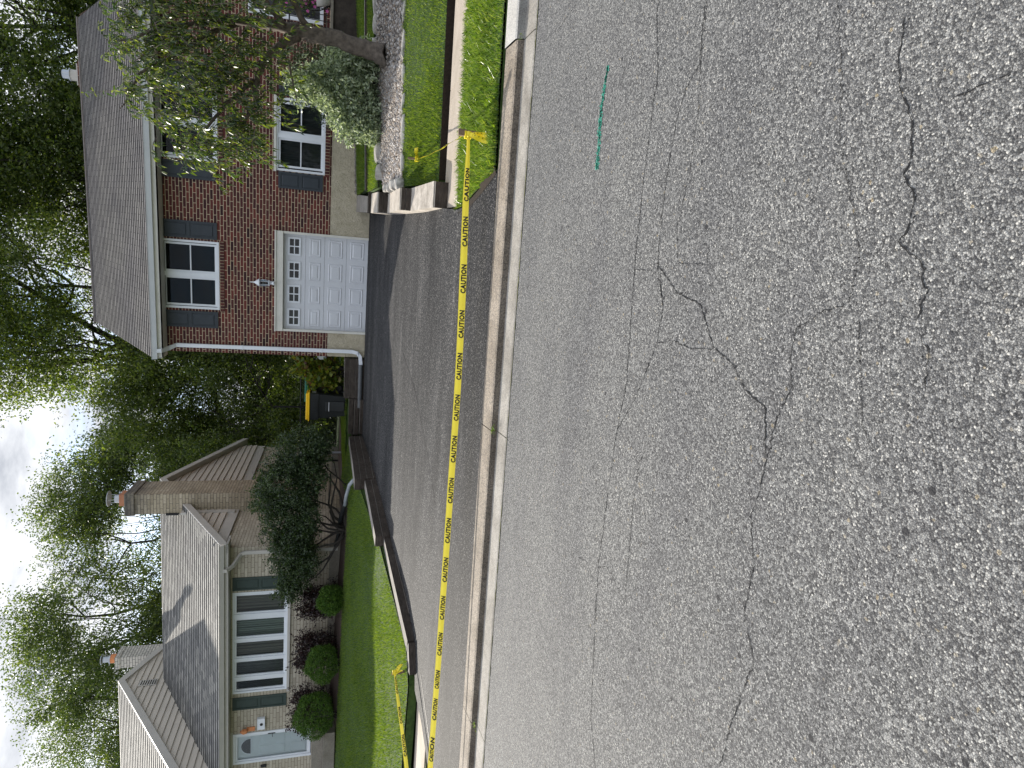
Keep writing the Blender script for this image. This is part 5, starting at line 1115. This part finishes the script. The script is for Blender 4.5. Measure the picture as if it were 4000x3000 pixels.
# ================================================================== BINS
def wheelie_bin(loc, rz, lidm, label):
    r = empty('wheelie_bin', loc, rz); tag(r, label, 'wheelie bin', 'wheeled refuse bins behind the timber wall')
    mb = MB(); w0, d0, w1, d1 = .27, .28, .36, .40
    mb.hexa([(-w0, -d0, .06), (w0, -d0, .06), (w0, d0, .06), (-w0, d0, .06), (-w1 + .02, -d1 + .04, .80), (w1 - .02, -d1 + .04, .80), (w1 - .02, d1 - .03, .80), (-w1 + .02, d1 - .03, .80)])
    mb.hexa([(-w1, -d1, .802), (w1, -d1, .802), (w1, d1, .802), (-w1, d1, .802), (-w1 - .01, -d1 - .02, 1.03), (w1 + .01, -d1 - .02, 1.03), (w1 + .01, d1 + .02, 1.03), (-w1 - .01, d1 + .02, 1.03)])
    for i in range(9): mb.box(-.16 + i * .04 - .01, -.16 + i * .04 + .01, -d1 - .028, -d1 - .002, .83, .99)
    mb.build('body', M['black_plastic'], r)
    mb = MB(); mb.bevbox(-w1 - .045, w1 + .045, -d1 - .06, d1 + .05, 1.035, 1.075, .015); mb.bevbox(-w1 - .01, w1 + .01, -d1 - .02, d1 + .02, 1.0751, 1.14, .025); mb.build('lid', lidm, r)
    mb = MB(); mb.bevbox(-.14, .14, -.375, -.29, .10, .62, .02); mb.build('front_panel', M['black_plastic'], r)
    mb = MB(); mb.tube([(-.13, -.385, .52), (.13, -.385, .52)], .012, 8); mb.build('grab_bar', M['metal'], r)
    mb = MB(); mb.quad((.372, -.20, .88), (.372, -.06, .88), (.376, -.06, .98), (.376, -.20, .98)); mb.build('sticker', M['white'], r)
    for sx in (-1, 1):
        mb = MB(); mb.lathe([(.10, -.025), (.125, -.02), (.125, .02), (.10, .025)], (0, 0, 0), 20); w = mb.build('wheel', M['black_plastic'], r, smooth=True); w.location = (sx * .33, .30, .125); w.rotation_euler = (0, math.pi / 2, 0)
wheelie_bin((-4.98, 17.98, 1.17), .12, M['bin_yellow'], 'black bin with yellow lid behind the timber wall')
wheelie_bin((-4.72, 18.85, 1.24), .16, M['bin_green'], 'black bin with dark green lid, partly behind the yellow lidded one')
mb = MB(); mb.lathe([(.05, 0), (.07, .02), (.07, .10), (.04, .12)], (0, 0, 0), 16)
um = empty('utility_meter', (-3.60, 18.3, 2.0)); tag(um, 'grey utility meter on the left wall of the brick house', 'meter'); mb = MB(); mb.bevbox(-.12, -.001, -.12, .12, -.2, .2, .01); mb.build('meter_box', M['metal'], um); mb = MB(); mb.tube([(-.12, 0, .08), (-.20, 0, .08)], .07, 14); mb.build('dial', M['grey_pipe'], um); mb = MB(); mb.tube([(-.06, 0, .2), (-.06, 0, .5), (-.02, 0, .7)], .02, 8); mb.build('conduit', M['metal'], um)
# chain link fence
cf = tag(empty('chain_link_fence', (-6.2, 24, 1.3)), 'black chain link fence behind the bins', 'fence')
for x in (-8.9, -6.75, -4.6, -3.6):
    mb = MB(); mb.tube([(x, 24, 1.2), (x, 24, 2.78 if x != -6.75 else 3.7)], .035, 8); rel(mb.build('post', M['black_metal'], cf))
mb = MB(); mb.tube([(-8.9, 24, 2.75), (-3.6, 24, 2.75)], .022, 6); rel(mb.build('top_rail', M['black_metal'], cf))
mb = MB(); n = 60
for i in range(-22, n):
    x = -8.9 + i * .09
    for sg in (1, -1):
        x0, z0, x1, z1 = x, 1.3, x + 1.4 * 1.0, 2.72
        if sg < 0: x0, x1 = x1, x0
        def clipx(xa, za, xb, zb):
            pts = []
            for (xx, zz) in ((xa, za), (xb, zb)):
                if xx < -8.9: t_ = (-8.9 - xa) / (xb - xa); pts.append((-8.9, za + (zb - za) * t_))
                elif xx > -3.6: t_ = (-3.6 - xa) / (xb - xa); pts.append((-3.6, za + (zb - za) * t_))
                else: pts.append((xx, zz))
            return pts
        if max(x0, x1) <= -8.9 or min(x0, x1) >= -3.6: continue
        p, q = clipx(x0, z0, x1, z1); mb.tube([(p[0], 24, p[1]), (q[0], 24, q[1])], .005, 3, cap=False)
rel(mb.build('wire_mesh', M['black_metal'], cf))
fg = tag(empty('fence_panel', (-8.6, 20.6, 1.3)), 'short galvanised gate post and rail by the beige house corner', 'gate'); mb = MB(); mb.tube([(-7.35, 20.6, 1.2), (-7.35, 20.6, 2.6)], .035, 8); mb.tube([(-7.35, 20.6, 2.55), (-8.4, 20.6, 2.55)], .025, 8); rel(mb.build('gate_frame', M['grey_pipe'], fg))

# ================================================================== TAPE AND STAKES
def stake(x, y, z, top, lean, label, w=.036, rz=.3):
    r = empty('stake', (x, y, z), rz); mb = MB(); dx, dy = lean; h = top - z
    mb.hexa([(-w / 2, -w / 4, -.05), (w / 2, -w / 4, -.05), (w / 2, w / 4, -.05), (-w / 2, w / 4, -.05), (-w / 2 + dx, -w / 4 + dy, h), (w / 2 + dx, -w / 4 + dy, h), (w / 2 + dx, w / 4 + dy, h), (-w / 2 + dx, w / 4 + dy, h)])
    mb.build('wood', M['stake'], r); tag(r, label, 'stake', 'wooden stakes holding the caution tape'); return r
sA = stake(.985, 6.50, .15, .475, (.02, 0), 'stout brown stake in the verge beside the curb, two tapes tied to it', .062, .2)
sB = stake(1.07, 9.88, .44, .62, (.0, 0), 'thin brown stake standing in the sunlit lower lawn', .03)
sC = stake(-6.87, 8.82, .34, .58, (-.03, 0), 'short brown stake at the corner of the left lawn with a loose tape end', .042)
sD = stake(-8.35, 5.90, .12, .50, (.0, 0), 'stake at the left curb outside the picture', .04)
def ribbon(pts, widths, tilt, n=160, wave=0.0, seed=1, edge=0.0):
    """strip following pts; returns sampler f(s in metres, t in -.5..5)"""
    P = [Vector(p) for p in pts]; seg = [(b - a).length for a, b in zip(P[:-1], P[1:])]; tot = sum(seg)
    def at(L_):
        k = 0
        while k < len(seg) - 1 and L_ > seg[k]: L_ -= seg[k]; k += 1
        s = L_ / seg[k]
        p0 = P[max(k - 1, 0)]; p1 = P[k]; p2 = P[k + 1]; p3 = P[min(k + 2, len(P) - 1)]
        p = .5 * ((2 * p1) + (p2 - p0) * s + (2 * p0 - 5 * p1 + 4 * p2 - p3) * s * s + (3 * p1 - p0 - 3 * p2 + p3) * s ** 3)
        d = (P[k + 1] - P[k]).normalized(); w = widths[k] + (widths[k + 1] - widths[k]) * s
        tl = tilt[k] + (tilt[k + 1] - tilt[k]) * s if isinstance(tilt, (list, tuple)) else tilt
        return p, d, w, tl
    def f(L_, t, off=0):
        p, d, w, tl = at(max(0, min(tot - 1e-6, L_)))
        hz = d.cross(Vector((0, 0, 1))).normalized(); u = (Vector((0, 0, 1)) * math.cos(tl) - hz * math.sin(tl)); nn = d.cross(u).normalized()
        q = p + u * w * t + nn * (off + wave * math.sin(L_ * 7 + t * 2) + .0015 * math.cos(t * 6.28))
        return q
    return f, tot
def tape(name, pts, widths, tilt, label, nl=200, wave=0.0, text=True, start=.0, pitch=.452, flip=False, group='lengths of yellow caution tape'):
    f, tot = ribbon(pts, widths, tilt, wave=wave); mb = MB(); nt = 6
    for i in range(nl):
        for j in range(nt):
            mb.quad(f(tot * i / nl, j / nt - .5), f(tot * (i + 1) / nl, j / nt - .5), f(tot * (i + 1) / nl, (j + 1) / nt - .5), f(tot * i / nl, (j + 1) / nt - .5))
    o = mb.build(name, M['tape'], smooth=True); tag(o, label, 'caution tape', group)
    if text:
        cu = bpy.data.curves.new('t', 'FONT'); cu.body = 'CAUTION'; cu.size = 1; cu.resolution_u = 3; cu.offset = .042; cu.space_character = 1.1
        to = bpy.data.objects.new('t', cu); COL.objects.link(to); dg = bpy.context.evaluated_depsgraph_get(); me = bpy.data.meshes.new_from_object(to.evaluated_get(dg)); bpy.data.objects.remove(to)
        co_ = np.array([v.co[:] for v in me.vertices]); fs = [tuple(p.vertices) for p in me.polygons]
        mn, mx_ = co_.min(0), co_.max(0); wd = .285; L0 = start
        while L0 + wd < tot:
            V = []
            for c in co_:
                a = (c[0] - mn[0]) / (mx_[0] - mn[0]); b = (c[1] - mn[1]) / (mx_[1] - mn[1])
                V.append(f(L0 + a * wd, -.47 + b * .76, .004))
            MB().add(V, fs).build('lettering', M['ink'], o); L0 += pitch
    return o
main = [(-8.33, 5.86, .43), (-5.78, 6.02, .40), (-4.79, 6.09, .38), (-4.06, 6.14, .37), (-3.3, 6.19, .36), (-2.51, 6.25, .35), (-1.75, 6.30, .34), (-1.16, 6.34, .34), (-.4, 6.39, .35), (.38, 6.44, .368), (.82, 6.46, .375), (.955, 6.465, .38)]
main = [(a, b, c) for a, b, c in main]
tape('caution_tape', main, [.07] * 8 + [.074, .062, .036, .03], [.75, .7, .65, .6, .55, .5, .45, .42, .4, .3, .2, .1], 'long yellow caution tape stretched across the driveway mouth', 260, start=.11)
tape('caution_tape', [(1.0, 6.53, .40), (1.03, 7.8, .395), (1.05, 8.9, .42), (1.065, 9.85, .475)], [.03, .06, .055, .025], [.2, .9, .6, .2], 'short yellow tape running over the sidewalk to the thin stake', 60, wave=.003, start=.15)
tape('caution_tape', [(-8.30, 5.95, .42), (-7.95, 6.6, .42), (-7.43, 7.55, .45), (-7.1, 8.3, .50), (-6.88, 8.79, .53)], [.05, .065, .06, .05, .025], [.3, .7, .6, .5, .2], 'yellow tape rising from the left edge to the short lawn stake', 60, wave=.003, start=.1)
def bow(c, dirs, label, seed):
    mb = MB(); rg = random.Random(seed)
    r = empty('tape_knot', c); tag(r, label, 'tape knot', 'knotted tape ends on the stakes')
    for d, ln, w in dirs:
        d = Vector(d).normalized(); sd = d.cross(Vector((0, 1, .2))).normalized(); n = 10; m_ = MB(); P = []
        for i in range(n + 1):
            s = i / n; p = d * ln * s + Vector((0, -.012 * math.sin(s * 6), -.02 * s * s)); ww = w * (.35 + .65 * min(1, s * 2.2)); tw = .5 * math.sin(s * 5 + seed)
            u = sd * math.cos(tw) + Vector((0, 1, 0)) * math.sin(tw); P.append((p - u * ww / 2, p, p + u * ww / 2))
        for i in range(n):
            m_.quad(P[i][0], P[i + 1][0], P[i + 1][1], P[i][1]); m_.quad(P[i][1], P[i + 1][1], P[i + 1][2], P[i][2])
        e = m_.build('tape_end', M['tape'], r, smooth=True)
        q = MB()
        for i in range(3, n - 1, 2):
            a = Vector(P[i][1]).lerp(Vector(P[i][2]), .3) + Vector((0, -.0025, 0)); b = Vector(P[i][1]).lerp(Vector(P[i][2]), .8) + Vector((0, -.0025, 0)); c2 = Vector(P[i + 1][1]).lerp(Vector(P[i + 1][2]), .8) + Vector((0, -.0025, 0)); d2 = Vector(P[i + 1][1]).lerp(Vector(P[i + 1][2]), .3) + Vector((0, -.0025, 0))
            q.quad(a, b, b.lerp(c2, .35), a.lerp(d2, .35))
        if q.v: q.build('print', M['ink'], e)
    m_ = MB(); m_.lathe([(.036, -.035), (.041, -.01), (.037, .012), (.041, .03)], (.0, .03, 0), 10); m_.build('wrap', M['tape'], r)
bow((.985, 6.46, .385), [((.12, -.1, -1), .17, .05), ((-.22, -.1, -1), .19, .055), ((-.5, 0, .15), .05, .03)], 'knot and hanging tape ends on the stout curb stake', 2)
bow((1.068, 9.85, .485), [((.9, -.1, .25), .16, .06)], 'loose tape end sticking out from the thin lawn stake', 3)
bow((-6.87, 8.78, .535), [((.75, -.1, -.35), .2, .055), ((.5, -.2, -.9), .12, .03)], 'loose curled tape end on the short left stake', 5)

# small things on the ground: weeds in the curb joints, clippings
def tuft(x, y, z, n, h, seed, label):
    rng = np.random.default_rng(seed); X = np.array([x, y, z]) + rng.normal(size=(n, 3)) * np.array([.02, .05, 0]); s = rng.normal(size=(n, 3)) * .003; s[:, 2] = 0
    tp = X + np.stack([rng.normal(size=n) * h * .5, rng.normal(size=n) * h * .5, rng.uniform(.4, 1, n) * h], 1)
    V = np.stack([X - s, X + s, tp], 1).reshape(-1, 3); o = np_mesh('weed', V, np.arange(3 * n).reshape(-1, 3), M['grass_long']); tag(o, label, 'weed', 'weeds in the curb joints')
tuft(-1.81, 5.75, .07, 60, .03, 61, 'tuft of weeds in the curb joint in front of the driveway'); tuft(1.79, 6.02, .06, 26, .03, 62, 'weeds in the joint beside the pale curb length'); tuft(-5.02, 5.5, .06, 30, .03, 63, 'weeds in the cracked curb joint at the left')
